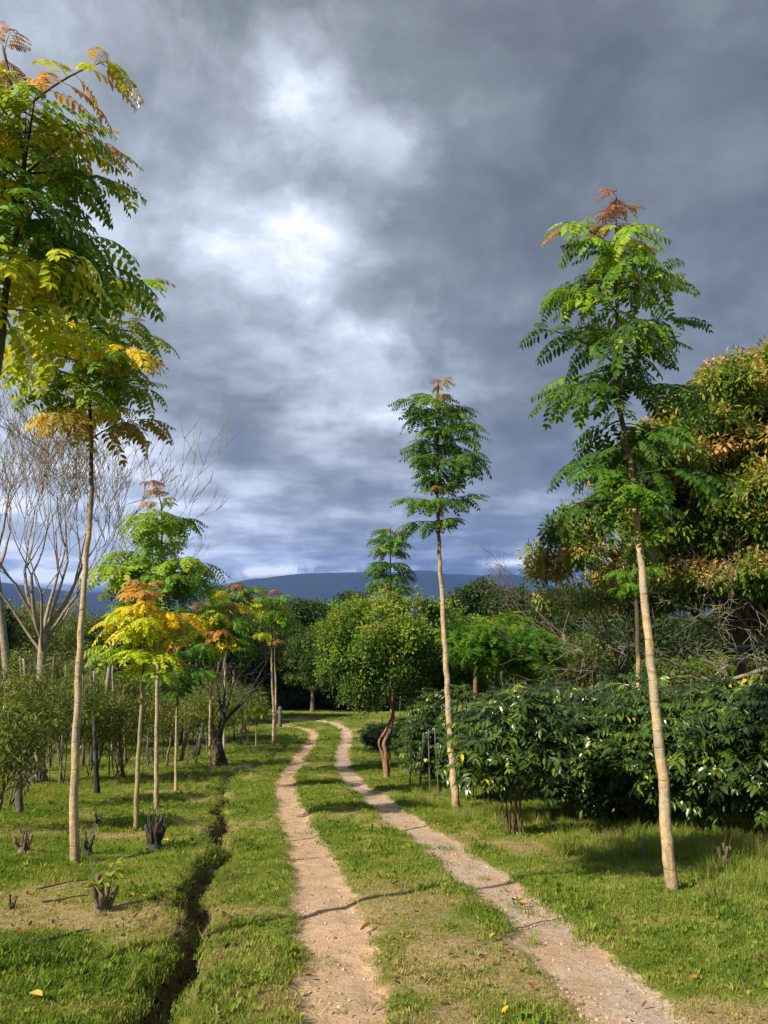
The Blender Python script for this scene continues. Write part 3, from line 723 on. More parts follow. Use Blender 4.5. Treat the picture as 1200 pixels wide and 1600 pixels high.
def mid_trees():
    b = gpt(714, 1262)
    pinnate_tree('young_tree', b, [(706, 1180), (698, 1050), (690, 920), (685, 830), (684, 750), (683, 660), (684, 592)], .066, .012,
        [(600, 36, 2, 'rb'), (618, 52, 3, 'bgg'), (640, 68, 5, 'ggd'), (665, 72, 5, 'gd'), (692, 75, 5, 'gdd'), (715, 76, 5, 'dg'), (742, 70, 4, 'dgd'), (765, 52, 3, 'dgb'), (785, 72, 4, 'gd'), (812, 62, 3, 'gd')],
        'tall slender tree beside the right wheel track, dark green tiered crown on long white trunk')
    b = gpt(612, 1150); 
    pinnate_tree('young_tree', b, [(612, 1080), (611, 960), (610, 880), (610, 822)], .085, .02,
        [(828, 30, 3, 'bg'), (842, 44, 5, 'gd'), (860, 50, 5, 'gl'), (880, 50, 5, 'gd'), (900, 47, 5, 'gd'), (920, 44, 5, 'gd'), (938, 40, 4, 'gd')],
        'conical green tree top rising behind the round bushy tree', nomx=.70)
    b = gpt(245, 1265)
    pinnate_tree('young_tree', b, [(244, 1180), (246, 1060), (249, 960), (252, 860), (252, 790), (238, 752)], .040, .008,
        [(752, 22, 2, 'r'), (768, 30, 2, 'ro'), (782, 38, 2, 'oy'), (806, 88, 4, 'lg'), (825, 55, 2, 'lg'), (848, 70, 4, 'lg'), (878, 95, 5, 'gl'), (905, 100, 6, 'gdl'), (930, 98, 4, 'gd')],
        'green tiered young tree with pale trunk between two ditch-side stumps, pinkish tip')
    b = gpt(212, 1298)
    pinnate_tree('young_tree', b, [(214, 1230), (218, 1150), (222, 1080), (225, 1000), (226, 945), (222, 905)], .036, .009,
        [(912, 38, 2, 'ob'), (928, 48, 3, 'oY'), (945, 78, 4, 'YyY'), (968, 78, 5, 'yYy'), (992, 88, 5, 'yyY'), (1018, 85, 4, 'yyl'), (1045, 65, 2, 'yl')],
        'yellow-leaved young tree with thin greenish stem in front of the green tiered one', bark='bark_green')
    b = gpt(328, 1213)
    pinnate_tree('young_tree', b, [(328, 1140), (330, 1040), (332, 960), (368, 905)][:3] + [(334, 925)], .042, .012,
        [(935, 40, 2, 'oYb'), (950, 60, 4, 'byg'), (968, 75, 5, 'ygYg'), (988, 70, 5, 'gyo'), (1008, 60, 4, 'gdY')],
        'slim tree with orange and yellow leaf tips close to the dark forked trunk')
    b = gpt(275, 1236)
    pinnate_tree('young_tree', b, [(275, 1160), (277, 1090), (278, 1020)], .034, .012,
        [(1022, 45, 4, 'bgd'), (1040, 58, 5, 'gd'), (1060, 60, 5, 'dg'), (1078, 50, 3, 'd')],
        'low dark-crowned young tree with thin brown stem behind the white-trunked pair')
    b = gpt(426, 1166)
    pinnate_tree('young_tree', b, [(428, 1120), (425, 1060), (424, 980), (424, 925)], .065, .02,
        [(925, 28, 2, 'rb'), (936, 40, 4, 'gb'), (952, 44, 5, 'gly'), (970, 42, 5, 'gyY'), (988, 30, 2, 'y')],
        'twin-stemmed pale tree by the far end of the ditch with a small green crown', leafscale=1)
    b = gpt(429, 1160); 
    pinnate_tree('young_tree', b, [(431, 1100), (429, 1010), (428, 960)], .05, .02, [(962, 22, 3, 'gy'), (1000, 16, 2, 'ob')],
        'thinner pale trunk standing hard against the small-crowned pale tree')
    b = gpt(350, 1190)
    pinnate_tree('young_tree', b, [(350, 1120), (352, 1040), (356, 960), (366, 915)], .05, .014,
        [(905, 28, 2, 'rb'), (925, 50, 4, 'gdg'), (942, 62, 5, 'gYd'), (960, 62, 4, 'dgY')],
        'pale-stemmed tree directly behind the dark forked trunk, crown tinged red')
    b = gpt(400, 1166)
    pinnate_tree('sapling', b, [(400, 1145), (401, 1125), (401, 1108)], .025, .01, [(1100, 22, 4, 'l'), (1108, 26, 6, 'l'), (1116, 20, 4, 'l')],
        'small bright green sapling on the grass just left of the far bend')
    b = gpt(997, 1130) if False else Vector((at(998, 1100, 13).x, 13, gz(at(998, 1100, 13).x, 13)))
    pinnate_tree('young_tree', b, [(999, 1090), (997, 1020), (995, 960), (990, 880)], .062, .03, [(890, 60, 4, 'gd'), (920, 50, 3, 'gd')],
        'straight cream trunk rising out of the coffee shrubs under the big spreading crown')
mid_trees()

# ------------------------------------------------------------------ large spreading tree on the right
Y = 15.0
def wpx(px, py, Y): return at(px, py, Y)
cx, cz = wpx(1240, 770, Y).x, wpx(600, 770, Y).z
b = Vector((at(1165, 1100, 15.8).x, 15.8, 0)); b.z = gz(b.x, b.y)
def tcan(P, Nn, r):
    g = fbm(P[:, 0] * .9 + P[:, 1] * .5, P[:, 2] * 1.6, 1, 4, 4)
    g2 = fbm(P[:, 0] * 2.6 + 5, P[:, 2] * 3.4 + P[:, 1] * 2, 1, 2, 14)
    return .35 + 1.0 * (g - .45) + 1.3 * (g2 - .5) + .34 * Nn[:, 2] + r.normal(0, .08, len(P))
ex = [(wpx(1080, 850, Y + .5), (2.4, 1.6, 1.0)), (wpx(1200, 800, Y + .5), (2.4, 1.6, 1.9)), (wpx(1000, 880, Y + .4), (1.7, 1.3, .7)), (wpx(905, 880, Y - .3), (1.15, 1.3, .75)), (wpx(960, 820, Y - .8), (1.2, 1.3, .8)), (wpx(1030, 740, Y - 1), (1.3, 1.5, .95)), (wpx(1120, 640, Y), (1.25, 1.6, 1.0)),
      (wpx(1190, 590, Y), (1.2, 1.6, .95)), (wpx(890, 935, Y), (.75, .9, .28)), (wpx(1010, 930, Y), (1.2, 1.2, .35)), (wpx(1150, 900, Y - 1), (1.3, 1.3, .5)), (wpx(1150, 790, Y - 1.5), (1.5, 1.3, 1.0)),
      (wpx(1080, 690, Y - .3), (1.2, 1.5, .9)), (wpx(1260, 880, Y - 1), (1.5, 1.3, .8)), (wpx(1200, 700, Y - 1.2), (1.3, 1.3, .9))]
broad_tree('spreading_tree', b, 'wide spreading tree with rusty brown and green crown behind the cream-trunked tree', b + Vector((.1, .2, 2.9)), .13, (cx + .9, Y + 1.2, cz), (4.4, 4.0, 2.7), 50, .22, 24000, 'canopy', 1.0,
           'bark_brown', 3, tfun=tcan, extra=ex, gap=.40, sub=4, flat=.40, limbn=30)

# ------------------------------------------------------------------ round bushy tree with twisted trunk
b = gpt(604, 1217)
Yc = b.y
ctr = at(600, 1010, Yc + .6)
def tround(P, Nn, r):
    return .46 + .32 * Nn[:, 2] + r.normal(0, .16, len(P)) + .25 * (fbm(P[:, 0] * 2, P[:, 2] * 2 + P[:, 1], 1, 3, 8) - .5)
root = empty('bushy_tree', b, 'round bushy tree with shiny yellow-green crown and twisted reddish trunk', 'tree')
lbr = [(at(px, py, Yc + dy) - b, (r_, r_, r_ * .8)) for px, py, r_, dy in [(540, 985, .62, 0), (590, 972, .60, .2), (650, 962, .62, .5), (700, 985, .62, .8), (548, 1035, .60, -.2), (615, 1020, .72, -.5), (672, 1030, .65, .3), (522, 1010, .42, .1), (520, 1050, .36, .1), (560, 1068, .40, -.3),
       (590, 1000, .5, -.8), (640, 990, .5, -.7), (600, 1062, .42, .4), (655, 1072, .45, .6), (705, 1050, .6, .9), (735, 1010, .5, 1.0), (560, 955, .34, .3), (615, 948, .36, .4), (678, 950, .36, .5), (735, 1060, .5, 1.2), (690, 1085, .45, .8), (575, 1090, .25, 0)]]
for a_, (dx, ph) in enumerate([(0, 0), (.06, 2.2), (-.05, 4.0)]):
    mb = MB(); P_ = [Vector((0, 0, -.1))] + [at(px + dx * 60 + 3 * math.sin(ph + k), py, Yc + .05 * a_) - b for k, (px, py) in enumerate([(603, 1180), (598, 1160), (607, 1140), (614, 1115), (611, 1090), (612, 1065), (605 + 12 * (a_ - 1), 1035)])]
    cvp = curve(P_, 5); n = len(cvp)
    tube(mb, cvp, [(.058 if a_ == 0 else .034) * (1 + .5 * math.exp(-i * .5)) * (1 - .5 * i / (n - 1)) * random.uniform(.85, 1.15) for i in range(n)], 8, 0, 0, bump=.12)
    mb.build('trunk', M['bark_red'], root)
limbs(root, 'bark_red', at(611, 1070, Yc) - b, .08, lbr, 5, 4)
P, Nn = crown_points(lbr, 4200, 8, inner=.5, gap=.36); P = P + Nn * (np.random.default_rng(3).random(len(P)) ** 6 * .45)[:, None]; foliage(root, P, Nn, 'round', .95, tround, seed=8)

# ------------------------------------------------------------------ coffee shrubs
COF = [bpy.data.meshes.new('tmp')]
COF = [sprig(400 + i, 7, .40, .100 + .010 * i, .042, .35).mesh('leafy_branch', None, False) for i in range(5)]
m_, nt = newmat('coffee_leaf_near')
oi = nd(nt, 'ShaderNodeObjectInfo'); b_ = nd(nt, 'ShaderNodeAttribute', attribute_type='GEOMETRY', attribute_name='t')
f = mth(nt, 'MULTIPLY_ADD', b_.outputs['Fac'], .45, mth(nt, 'MULTIPLY', oi.outputs['Random'], .55))
leafshader(nt, ramp(nt, f, [(0, (.016, .036, .006)), (.5, (.032, .070, .009)), (.88, (.075, .13, .014)), (1, (.16, .22, .02))]), .22, .20, .30)
for m2 in COF: m2.materials.append(m_)
def coffee(px, py, w, h, label, seed, n=520, nb=60, name='coffee_shrub', stems=6, Y=None, low=.12, cat='shrub', group='coffee shrubs along the right side'):
    b = gpt(px, py) if Y is None else Vector((at(px, py, Y).x, Y, gz(at(px, py, Y).x, Y)))
    root = empty(name, b, label, cat, group); rd = random.Random(seed)
    for k in range(stems):
        a = rd.uniform(0, 6.28); e = Vector((math.cos(a) * w * rd.uniform(.15, .6), math.sin(a) * w * rd.uniform(.15, .6), h * rd.uniform(.7, .95)))
        s = Vector((math.cos(a), math.sin(a), 0)) * rd.uniform(.05, .14); mb = MB(); cvp = curve([s + Vector((0, 0, -.05)), s.lerp(e, .45) + Vector((math.cos(a), math.sin(a), 0)) * -.05 + rv(rd) * .05, e], 5); m = len(cvp)
        tube(mb, cvp, [rd.uniform(.008, .013) * (1 - .6 * i / (m - 1)) for i in range(m)], 5, 0, 0); mb.build('stem', M['bark_brown'], root)
    w -= .18; h -= .12
    lb = lobes((0, 0, h * (.5 + low / 2)), (w, w * .9, h * (.5 - low / 2)), 12, .40, seed, 1.0)
    P, Nn = crown_points(lb, n, seed, inner=.45); P[:, 2] = np.maximum(P[:, 2], h * low * .7)
    P = P[fbm(P[:, 0] * 3 + seed, P[:, 2] * 3 + P[:, 1], 1, 2, seed) > .33]; Nn = np.tile([0, -1, 0], (len(P), 1)) * .3 + (P - P.mean(0)); foliage(root, P, Nn, 'coffee', .95, seed=seed, tint=(-.05, .95))
    P, Nn = crown_points(lb, nb * 3, seed + 1, inner=.95)
    vis = np.argsort((P[:, 1]) + .3 * P[:, 0])[:nb]
    for k, i in enumerate(vis):
        o = bpy.data.objects.new('leafy_branch', COF[k % 5]); link(o, root); o.location = P[i]; s = rd.uniform(.75, 1.1); o.scale = (s, s, s)
        o.rotation_euler = (rd.uniform(-.4, .4), rd.uniform(-.2, .6), math.atan2(Nn[i, 1], Nn[i, 0]) + rd.uniform(-.8, .8))
    return root
coffee(806, 1306, .66, 2.0, 'coffee shrub on several bare stems at the grass edge, standing forward of the hedge', 31, 480, 60, stems=11, low=.30, group=None)
for i, (px, py, w, h, lb_) in enumerate([
    (752, 1250, .62, 1.75, 'leafy coffee shrub crowding the foot of the long white trunk'),
    (892, 1280, .90, 2.0, 'dark coffee shrub between the bare-stemmed shrub and the cream trunk'),
    (985, 1290, .95, 2.1, 'glossy coffee shrub directly left of the cream-trunked tree'),
    (1085, 1300, 1.0, 2.15, 'dense glossy coffee shrub directly right of the cream-trunked tree'),
    (1185, 1312, 1.0, 2.1, 'coffee shrub above the low stump at the picture edge'),
    (1290, 1318, 1.0, 2.1, 'coffee shrub half outside the picture at the hedge end')]):
    coffee(px, py, w, h, lb_, 40 + i, 1100, 90)
for i, (px, py, w, h, lb_, Yy) in enumerate([
    (830, 1180, 1.2, 2.3, 'coffee shrub in the second row behind the bare-stemmed one', 14.5),
    (930, 1180, 1.2, 2.2, 'coffee shrub in the second row at the foot of the forked tree', 13.0),
    (1040, 1180, 1.2, 2.1, 'second-row coffee shrub seen over the hedge right of the far cream trunk', 12.5),
    (1150, 1180, 1.3, 2.1, 'second-row coffee shrub below the grey bare twigs', 12.0),
    (1230, 1180, 1.4, 2.1, 'second-row coffee shrub at the picture edge', 12.5),
    (668, 1232, .62, 1.5, 'dark shrub on thin stems in the shade right of the twisted trunk', 18.5),
    (645, 1200, .6, 1.6, 'shaded shrub close behind the twisted trunk', 24),
    (700, 1200, 1.0, 2.3, 'shaded shrub behind the long white trunk', 17.5),
    (590, 1150, .6, 1.1, 'small grey-green bush at the inner edge of the bend', 29.0)]):
    coffee(px, py, w, h, lb_, 60 + i, 650, 24, Y=Yy)

# ------------------------------------------------------------------ bare trees
def grow(mb, p, d, L, r, depth, rd, spread=.55, up=.12, minr=.004, kinks=.14, segs=4):
    pts, rads = [p.copy()], [r]
    for i in range(segs):
        d = (d + rv(rd) * kinks + Vector((0, 0, up))).normalized(); p = p + d * L / segs; pts.append(p.copy()); rads.append(max(minr * .7, r * (1 - .42 * (i + 1) / segs)))
    tube(mb, pts, rads, 6 if r > .04 else 4 if r > .012 else 3, 0, 0, cap=False)
    if depth == 0: return
    nb = rd.choice((2, 3, 3)) if depth > 1 else 3
    for k in range(nb):
        i = len(pts) - 1 if k < 2 else rd.randrange(1, len(pts))
        ax = rv(rd); nd_ = (d + (ax - d * ax.dot(d)).normalized() * spread * rd.uniform(.5, 1.3)).normalized()
        grow(mb, pts[i], nd_, L * rd.uniform(.62, .88), max(minr, rads[i] * rd.uniform(.55, .75)), depth - 1, rd, spread, up, minr, kinks, segs)
def bare_tree(name, base, label, ttop, r0, L, depth, seed, mat='bark_white', n=6, spread=.5, up=.12, fan=.6, minr=.005, mid=None, dirs=None, kinks=.14):
    rd = random.Random(seed); root = empty(name, base, label, 'tree'); tt = Vector(ttop) - base; mb = MB()
    pts = curve([Vector((0, 0, -.1)), (Vector(mid) - base) if mid else tt * .5 + Vector((.05, 0, 0)), tt], 6); m = len(pts)
    tube(mb, pts, [r0 * (1 + .3 * math.exp(-i * .6)) * (1 - .3 * i / (m - 1)) for i in range(m)], 10, 0, 0, bump=.05); mb.build('trunk', M[mat], root)
    for k in range(n):
        a = 6.28 * k / n + rd.uniform(-.4, .4); d = Vector((math.cos(a) * fan, math.sin(a) * fan, 1)).normalized()
        if dirs: d = Vector(dirs[k]).normalized()
        i = m - 1 - (k % 3); mb = MB(); grow(mb, pts[i], d, L * rd.uniform(.8, 1.15), r0 * rd.uniform(.26, .46), depth, rd, spread, up, minr, kinks); mb.build('branch', M[mat], root)
    return root
b = gpt(62, 1222); bY = b.y
bare_tree('bare_tree', b, 'big leafless whitish tree fanning upward behind the pale-trunked tree', at(68, 990, bY), .13, 1.66, 5, 5, n=10, spread=.60, up=.10, fan=.80, minr=.0075, mid=at(62, 1110, bY))
b = Vector((at(20, 1180, 21).x, 21, 0)); b.z = gz(b.x, 21)
bare_tree('bare_tree', b, 'leaning grey bare trunk at the very edge beside the big leafless tree', at(-8, 880, 21), .13, 1.8, 4, 8, n=4, spread=.4, up=.14, fan=.4, minr=.008, mid=at(12, 1060, 21))
b = Vector((at(150, 1180, 27).x, 27, 0)); b.z = gz(b.x, 27)
bare_tree('bare_tree', b, 'leafless tree whose long slanting limbs reach up behind the green tiered tree', at(175, 1010, 27), .10, 1.55, 5, 12, n=3, spread=.45, up=.06, minr=.006,
          dirs=[(.8, 0, .75), (.62, .1, .9), (.3, .2, 1)])
# dark forked tree
b = gpt(352, 1196)
bare_tree('forked_tree', b, 'dark crooked forked tree with black bark left of the ditch bend', at(350, 1120, b.y), .12, 1.0, 3, 21, 'bark_dark', n=4, spread=.6, up=.05, fan=.8, mid=at(342, 1160, b.y), dirs=[(-.4, 0, 1), (.15, 0, 1), (.6, .2, .7), (-.2, .1, 1)])
b = gpt(338, 1196)
bare_tree('forked_tree', b, 'grey-brown leaning stem joining the dark forked tree at its foot', at(330, 1130, b.y), .09, .9, 3, 22, 'bark_brown', n=3, spread=.6, up=.05)
# bare spreading tree at right
b = Vector((at(1260, 1100, 15).x, 15, 0)); b.z = gz(b.x, 15)
bare_tree('bare_tree', b, 'grey thorny-looking bare tree spreading twigs under the rusty crown', at(1215, 1010, 15), .12, 1.25, 5, 31, 'bark_white', n=6, spread=.75, up=-.02, minr=.005, kinks=.25,
          dirs=[(-1, -.1, .35), (-.8, .1, .6), (-.9, .2, .05), (-.4, -.3, .8), (.5, 0, .6), (-1, .3, -.1)])
b = Vector((at(975, 1100, 16.5).x, 16.5, 0)); b.z = gz(b.x, 16.5)
bare_tree('bare_tree', b, 'brown forked bare tree with bent limbs rising over the coffee hedge', at(978, 1060, 16.5), .085, 1.15, 4, 33, 'bark_brown', n=4, spread=.65, up=.06, minr=.005, kinks=.22,
          dirs=[(-.9, 0, .8), (-.3, .1, 1), (.1, 0, 1), (-1, .1, .35)])
b = Vector((at(905, 1100, 24).x, 24, 0)); b.z = gz(b.x, 24)
bare_tree('bare_tree', b, 'thin leafless tree with pale twigs reaching left below the crown', at(880, 990, 24), .07, 1.15, 4, 35, 'bark_brown', n=4, spread=.6, up=.05, minr=.006, kinks=.2,
          dirs=[(-1, 0, .45), (-.8, .2, .2), (-.4, 0, .8), (.3, 0, .8)])

# ------------------------------------------------------------------ middle and far trees
def bt(px, pyb, Y, pxc, pyc, wpx_, hpx, label, kind, n, sc_, seed, name='leafy_tree', bark='bark_brown', tint=(.1, .85), nl=12, lr=.42, r0=None, gap=.3, group=None, th=.35, flat=.85):
    if Y > 44 and pyc < 1070: pyc -= 7; hpx += 9; n = int(n * 1.2)
    x = at(px, 1100, Y).x; b = Vector((x, Y, gz(x, Y))); c = at(pxc, pyc, Y); w = wpx_ / F * Y; h = hpx / F * Y
    tt = Vector((x + (c.x - x) * .4, Y, b.z + (c.z - h * th - b.z) * .9))
    return broad_tree(name, b, label, tt, r0 or .05 * w + .04, c, (w, w * .85, h), nl, lr, n, kind, sc_, bark, seed, gap=gap, tint=tint, group=group, flat=flat)
# feathery trees right of the long trunk
bt(745, 1090, 17, 742, 1010, 52, 42, 'feathery bright green tree just right of the long white trunk', 'feather', 230, .75, 101, tint=(.1, .8))
bt(830, 1090, 18, 820, 1020, 72, 52, 'wide feathery green tree behind the bare-stemmed coffee shrub', 'feather', 420, .8, 102, tint=(.1, .75))
bt(775, 1090, 22, 780, 985, 55, 30, 'feathery tree with pinkish shoots on its flat top', 'feather', 260, .85, 103, tint=(.4, 1.0))
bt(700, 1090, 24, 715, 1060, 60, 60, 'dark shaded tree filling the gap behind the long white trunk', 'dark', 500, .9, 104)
bt(905, 1090, 26, 905, 1030, 50, 40, 'pale olive bushy tree between the feathery tree and forked bare tree', 'mid', 380, .8, 105, tint=(.3, .9))
bt(1090, 1090, 24, 1080, 1055, 90, 34, 'low green tree on the slope behind the second coffee row', 'mid', 520, .8, 106, tint=(.3, .9))
bt(1190, 1090, 23, 1190, 1070, 80, 45, 'low green tree at the picture edge under the bare twigs', 'mid', 520, .8, 107, tint=(.2, .9))
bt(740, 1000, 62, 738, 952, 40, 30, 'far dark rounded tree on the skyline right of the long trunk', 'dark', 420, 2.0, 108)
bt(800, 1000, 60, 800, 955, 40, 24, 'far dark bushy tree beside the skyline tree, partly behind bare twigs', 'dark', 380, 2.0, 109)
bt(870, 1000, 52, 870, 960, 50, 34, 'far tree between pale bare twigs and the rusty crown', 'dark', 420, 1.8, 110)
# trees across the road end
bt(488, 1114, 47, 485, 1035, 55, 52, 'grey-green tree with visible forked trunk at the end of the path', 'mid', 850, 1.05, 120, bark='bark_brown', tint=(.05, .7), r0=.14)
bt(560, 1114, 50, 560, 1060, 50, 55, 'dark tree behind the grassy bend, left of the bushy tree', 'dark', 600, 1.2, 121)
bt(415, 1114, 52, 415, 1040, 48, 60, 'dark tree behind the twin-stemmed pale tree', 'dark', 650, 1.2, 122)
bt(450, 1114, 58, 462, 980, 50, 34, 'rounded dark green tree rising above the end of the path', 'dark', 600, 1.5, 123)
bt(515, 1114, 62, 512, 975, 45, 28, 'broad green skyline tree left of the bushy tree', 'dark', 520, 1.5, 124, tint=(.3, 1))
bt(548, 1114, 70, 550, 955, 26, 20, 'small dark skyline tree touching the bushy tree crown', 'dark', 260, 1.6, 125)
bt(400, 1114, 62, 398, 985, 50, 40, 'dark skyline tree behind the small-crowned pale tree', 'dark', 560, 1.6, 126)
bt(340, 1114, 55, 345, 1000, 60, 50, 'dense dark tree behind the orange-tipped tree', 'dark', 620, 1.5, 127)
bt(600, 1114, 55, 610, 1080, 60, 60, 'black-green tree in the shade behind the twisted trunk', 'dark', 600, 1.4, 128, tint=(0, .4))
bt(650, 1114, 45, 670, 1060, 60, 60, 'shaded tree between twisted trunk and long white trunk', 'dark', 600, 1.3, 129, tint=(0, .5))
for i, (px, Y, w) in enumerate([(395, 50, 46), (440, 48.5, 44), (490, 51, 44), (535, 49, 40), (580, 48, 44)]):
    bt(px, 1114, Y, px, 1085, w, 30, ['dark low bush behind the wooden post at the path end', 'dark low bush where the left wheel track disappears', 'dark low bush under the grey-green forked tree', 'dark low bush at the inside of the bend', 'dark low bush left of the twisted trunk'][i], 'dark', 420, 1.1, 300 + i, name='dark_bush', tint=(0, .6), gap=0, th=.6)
for i, (px, Y, pyc, w, h, kd) in enumerate([(310, 40, 1010, 60, 62, 'dark'), (200, 38, 1020, 70, 58, 'dark'), (110, 42, 1000, 70, 62, 'scrub'), (20, 38, 1010, 80, 66, 'scrub'), (-60, 36, 1000, 80, 70, 'dark'), (365, 46, 1000, 50, 52, 'mid'),
        (1000, 40, 1000, 90, 50, 'dark'), (1110, 38, 1005, 90, 54, 'dark'), (1210, 40, 1000, 90, 60, 'dark'), (925, 44, 985, 60, 42, 'dark')]):
    bt(px, 1114, Y, px, pyc, w, h, ['tall dark tree behind the slim orange-tipped tree', 'tall dark tree behind the yellow-leaved tree', 'brownish tall tree just right of the big leafless trunk', 'brownish tall tree behind the fork of the big leafless tree', 'tall dark tree cut by the left picture edge', 'mid green tree left of the twin-stemmed pale tree',
        'dark tree on the slope under the left half of the rusty crown', 'dark tree on the slope behind the far cream trunk', 'dark tree on the slope at the right edge, behind bare twigs', 'dark tree on the slope between feathery trees and rusty crown'][i], kd, 800, 1.5, 330 + i, tint=(0, .65), gap=.3)
bt(722, 1090, 21, 718, 1005, 52, 48, 'leafy green tree touching the bushy tree, crossed by the long white trunk', 'round', 900, 1.2, 345, tint=(.2, .8))
# left scrub belt
sl = ['grey-green tree behind the yellow-leaved one', 'low scrubby tree left of the yellow-leaved one', 'scrubby tree behind the big leafless tree', 'olive scrub tree at the left picture edge', 'brownish tree below the slanting bare limbs']
for i, (px, Y, pyc, w, h) in enumerate([(290, 32, 1085, 70, 45), (180, 30, 1085, 75, 45), (90, 34, 1060, 80, 55), (0, 32, 1060, 80, 60), (150, 46, 1010, 75, 40)]):
    bt(px, 1114, Y, px, pyc, w, h, sl[i], 'scrub', 700, 1.5, 140 + i, tint=(.1, .9), bark='post')
bt(230, 1114, 50, 240, 1010, 80, 40, 'dark olive tree behind the yellow crown, far off', 'dark', 600, 1.6, 150)
bt(60, 1114, 58, 50, 985, 90, 40, 'brown-green far tree behind the bare limbs', 'scrub', 700, 2.0, 151, tint=(.3, 1), bark='post')

# leafy saplings and scrub shrubs at left
def scrub(px, py, w, h, label, seed, n=160, s=.8, Y=None, kind='scrub', group=None, stems=7, name='scrub_shrub', tint=(.1, .8)):
    b = gpt(px, py) if Y is None else Vector((at(px, 1100, Y).x, Y, gz(at(px, 1100, Y).x, Y))); rd = random.Random(seed)
    root = empty(name, b, label, 'shrub', group)
    for k in range(stems):
        a = rd.uniform(0, 6.28); e = Vector((math.cos(a) * w * rd.uniform(.1, .8), math.sin(a) * w * rd.uniform(.1, .8), h * rd.uniform(.6, 1.05)))
        s0 = Vector((rd.uniform(-.2, .2), rd.uniform(-.2, .2), -.05)); mb = MB(); cvp = curve([s0, s0.lerp(e, .5) + rv(rd) * .12, e], 4); m = len(cvp)
        tube(mb, cvp, [rd.uniform(.012, .022) * (1 - .6 * i / (m - 1)) for i in range(m)], 4, 0, 0, cap=False); mb.build('stem', M['post' if k % 2 else 'bark_brown'], root)
    lb = lobes((0, 0, h * .68), (w * 1.1, w, h * .36), 9, .36, seed, 1.0); P, Nn = crown_points(lb, n, seed, inner=.3); P[:, 2] = np.maximum(P[:, 2], .1)
    foliage(root, P, Nn, kind, s, seed=seed, tint=tint); return root
ss = [(20, 1262, .7, 2.3, 'drooping narrow-leaved shrub by the grey post at the left edge'), (62, 1225, .9, 2.6, 'narrow-leaved shrub around the foot of the big leafless tree'),
      (-20, 1300, .7, 1.6, 'low green shrub cut by the left picture edge'), (100, 1228, .8, 2.3, 'thin leafy shrub just behind the pale straight trunk'),
      (150, 1222, .7, 2.0, 'wispy shrub between the pale trunk and the yellow-leaved tree'), (185, 1215, .8, 2.2, 'dark leafy shrub left of the greenish stem'),
      (235, 1205, .8, 2.1, 'shaded shrub behind the white-trunked green tree'), (300, 1195, .8, 2.2, 'grey twiggy shrub behind the slim orange-tipped tree'),
      (380, 1165, 1.1, 2.4, 'pale grey shrub right of the dark forked tree')]
for i, (px, py, w, h, lb_) in enumerate(ss):
    scrub(px, py, w, h, lb_, 160 + i, 230, .85)
for i in range(16):
    Y = random.uniform(24, 40); px = random.uniform(-60, 400)
    scrub(px, 0, random.uniform(.9, 1.4), random.uniform(1.6, 2.8), 'small dim shrub in the thicket behind the left-hand trees', 180 + i, 150, 1.2, Y, group='thicket shrubs behind the left trees', stems=4, tint=(0, .7))
# thin trunks in the scrub
def pole(name, p0, px, py, r, mat, label, cat, group=None, rough=.12, cut=False):
    b = p0; root_mb = MB(); e = at(px, py, b.y) - b; m = 7
    pts = [Vector((0, 0, -.06)).lerp(e, i / m) + Vector((random.uniform(-1, 1), random.uniform(-1, 1), 0)) * r * (.12 if e.length < 1.5 else .5) * (0 < i) for i in range(m + 1)]
    tube(root_mb, pts, [r * random.uniform(1 - rough, 1 + rough) * (1 - .25 * i / m) * (1.25 if i == 0 else 1) for i in range(m + 1)], 8, 0, 0, bump=.08)
    o = root_mb.build(name, M[mat]); o.location = b; return tag(o, label, cat, group)
pole('wooden_post', gpt(31, 1272), 30, 1172, .055, 'post', 'grey broken trunk standing like a post at the left edge of the grass', 'post')
pole('wooden_post', gpt(437, 1136), 438, 1104, .12, 'post', 'short grey wooden post on the grass near the far bend', 'post')
pole('dead_trunk', gpt(57, 1222), 45, 1120, .17, 'post', 'thick mottled dark trunk leaning beside the big leafless tree', 'tree trunk')
pole('dead_trunk', gpt(282, 1190), 297, 1122, .07, 'bark_brown', 'thin brown trunk leaning right behind the low dark-crowned tree', 'tree trunk')
pole('dead_trunk', gpt(307, 1182), 320, 1118, .10, 'post', 'grey trunk leaning right, nearest to the slim orange-tipped tree', 'tree trunk')
pole('dead_trunk', gpt(258, 1200), 275, 1115, .04, 'post', 'slender grey pole leaning right behind the green tiered tree', 'tree trunk')
pole('dead_trunk', gpt(383, 1145), 376, 1108, .11, 'post', 'short dark leaning trunk left of the bright green sapling', 'tree trunk')
pole('dead_trunk', gpt(152, 1240), 147, 1120, .05, 'bark_dark', 'dark thin trunk right of the pale straight trunk', 'tree trunk')
pole('dead_trunk', gpt(193, 1215), 184, 1120, .045, 'bark_brown', 'dark thin trunk left of the greenish stem', 'tree trunk')
for i in range(26):
    px = 8 + i * 14.8 + random.uniform(-5, 5); py = 1222 - .19 * max(0, px - 60) + random.uniform(-22, 4)
    pole('thin_trunk', gpt(px, py), px + random.uniform(-12, 12), random.uniform(1010, 1090), random.uniform(.022, .045), random.choice(['post', 'bark_brown', 'bark_white']), 'thin bare trunk standing in the dim scrub behind the left trees', 'tree trunk', 'thin trunks in the left scrub')
for i, px in enumerate([602, 620, 640, 655, 672, 686]):
    py = [1195, 1182, 1230, 1236, 1240, 1245][i]
    pole('thin_trunk', gpt(px, py), px + random.uniform(-8, 8), py - random.uniform(70, 110), random.uniform(.014, .026), random.choice(['bark_brown', 'post']), 'thin stem in the shade between the twisted trunk and white trunk', 'tree trunk', 'thin stems in the shade right of the bend')

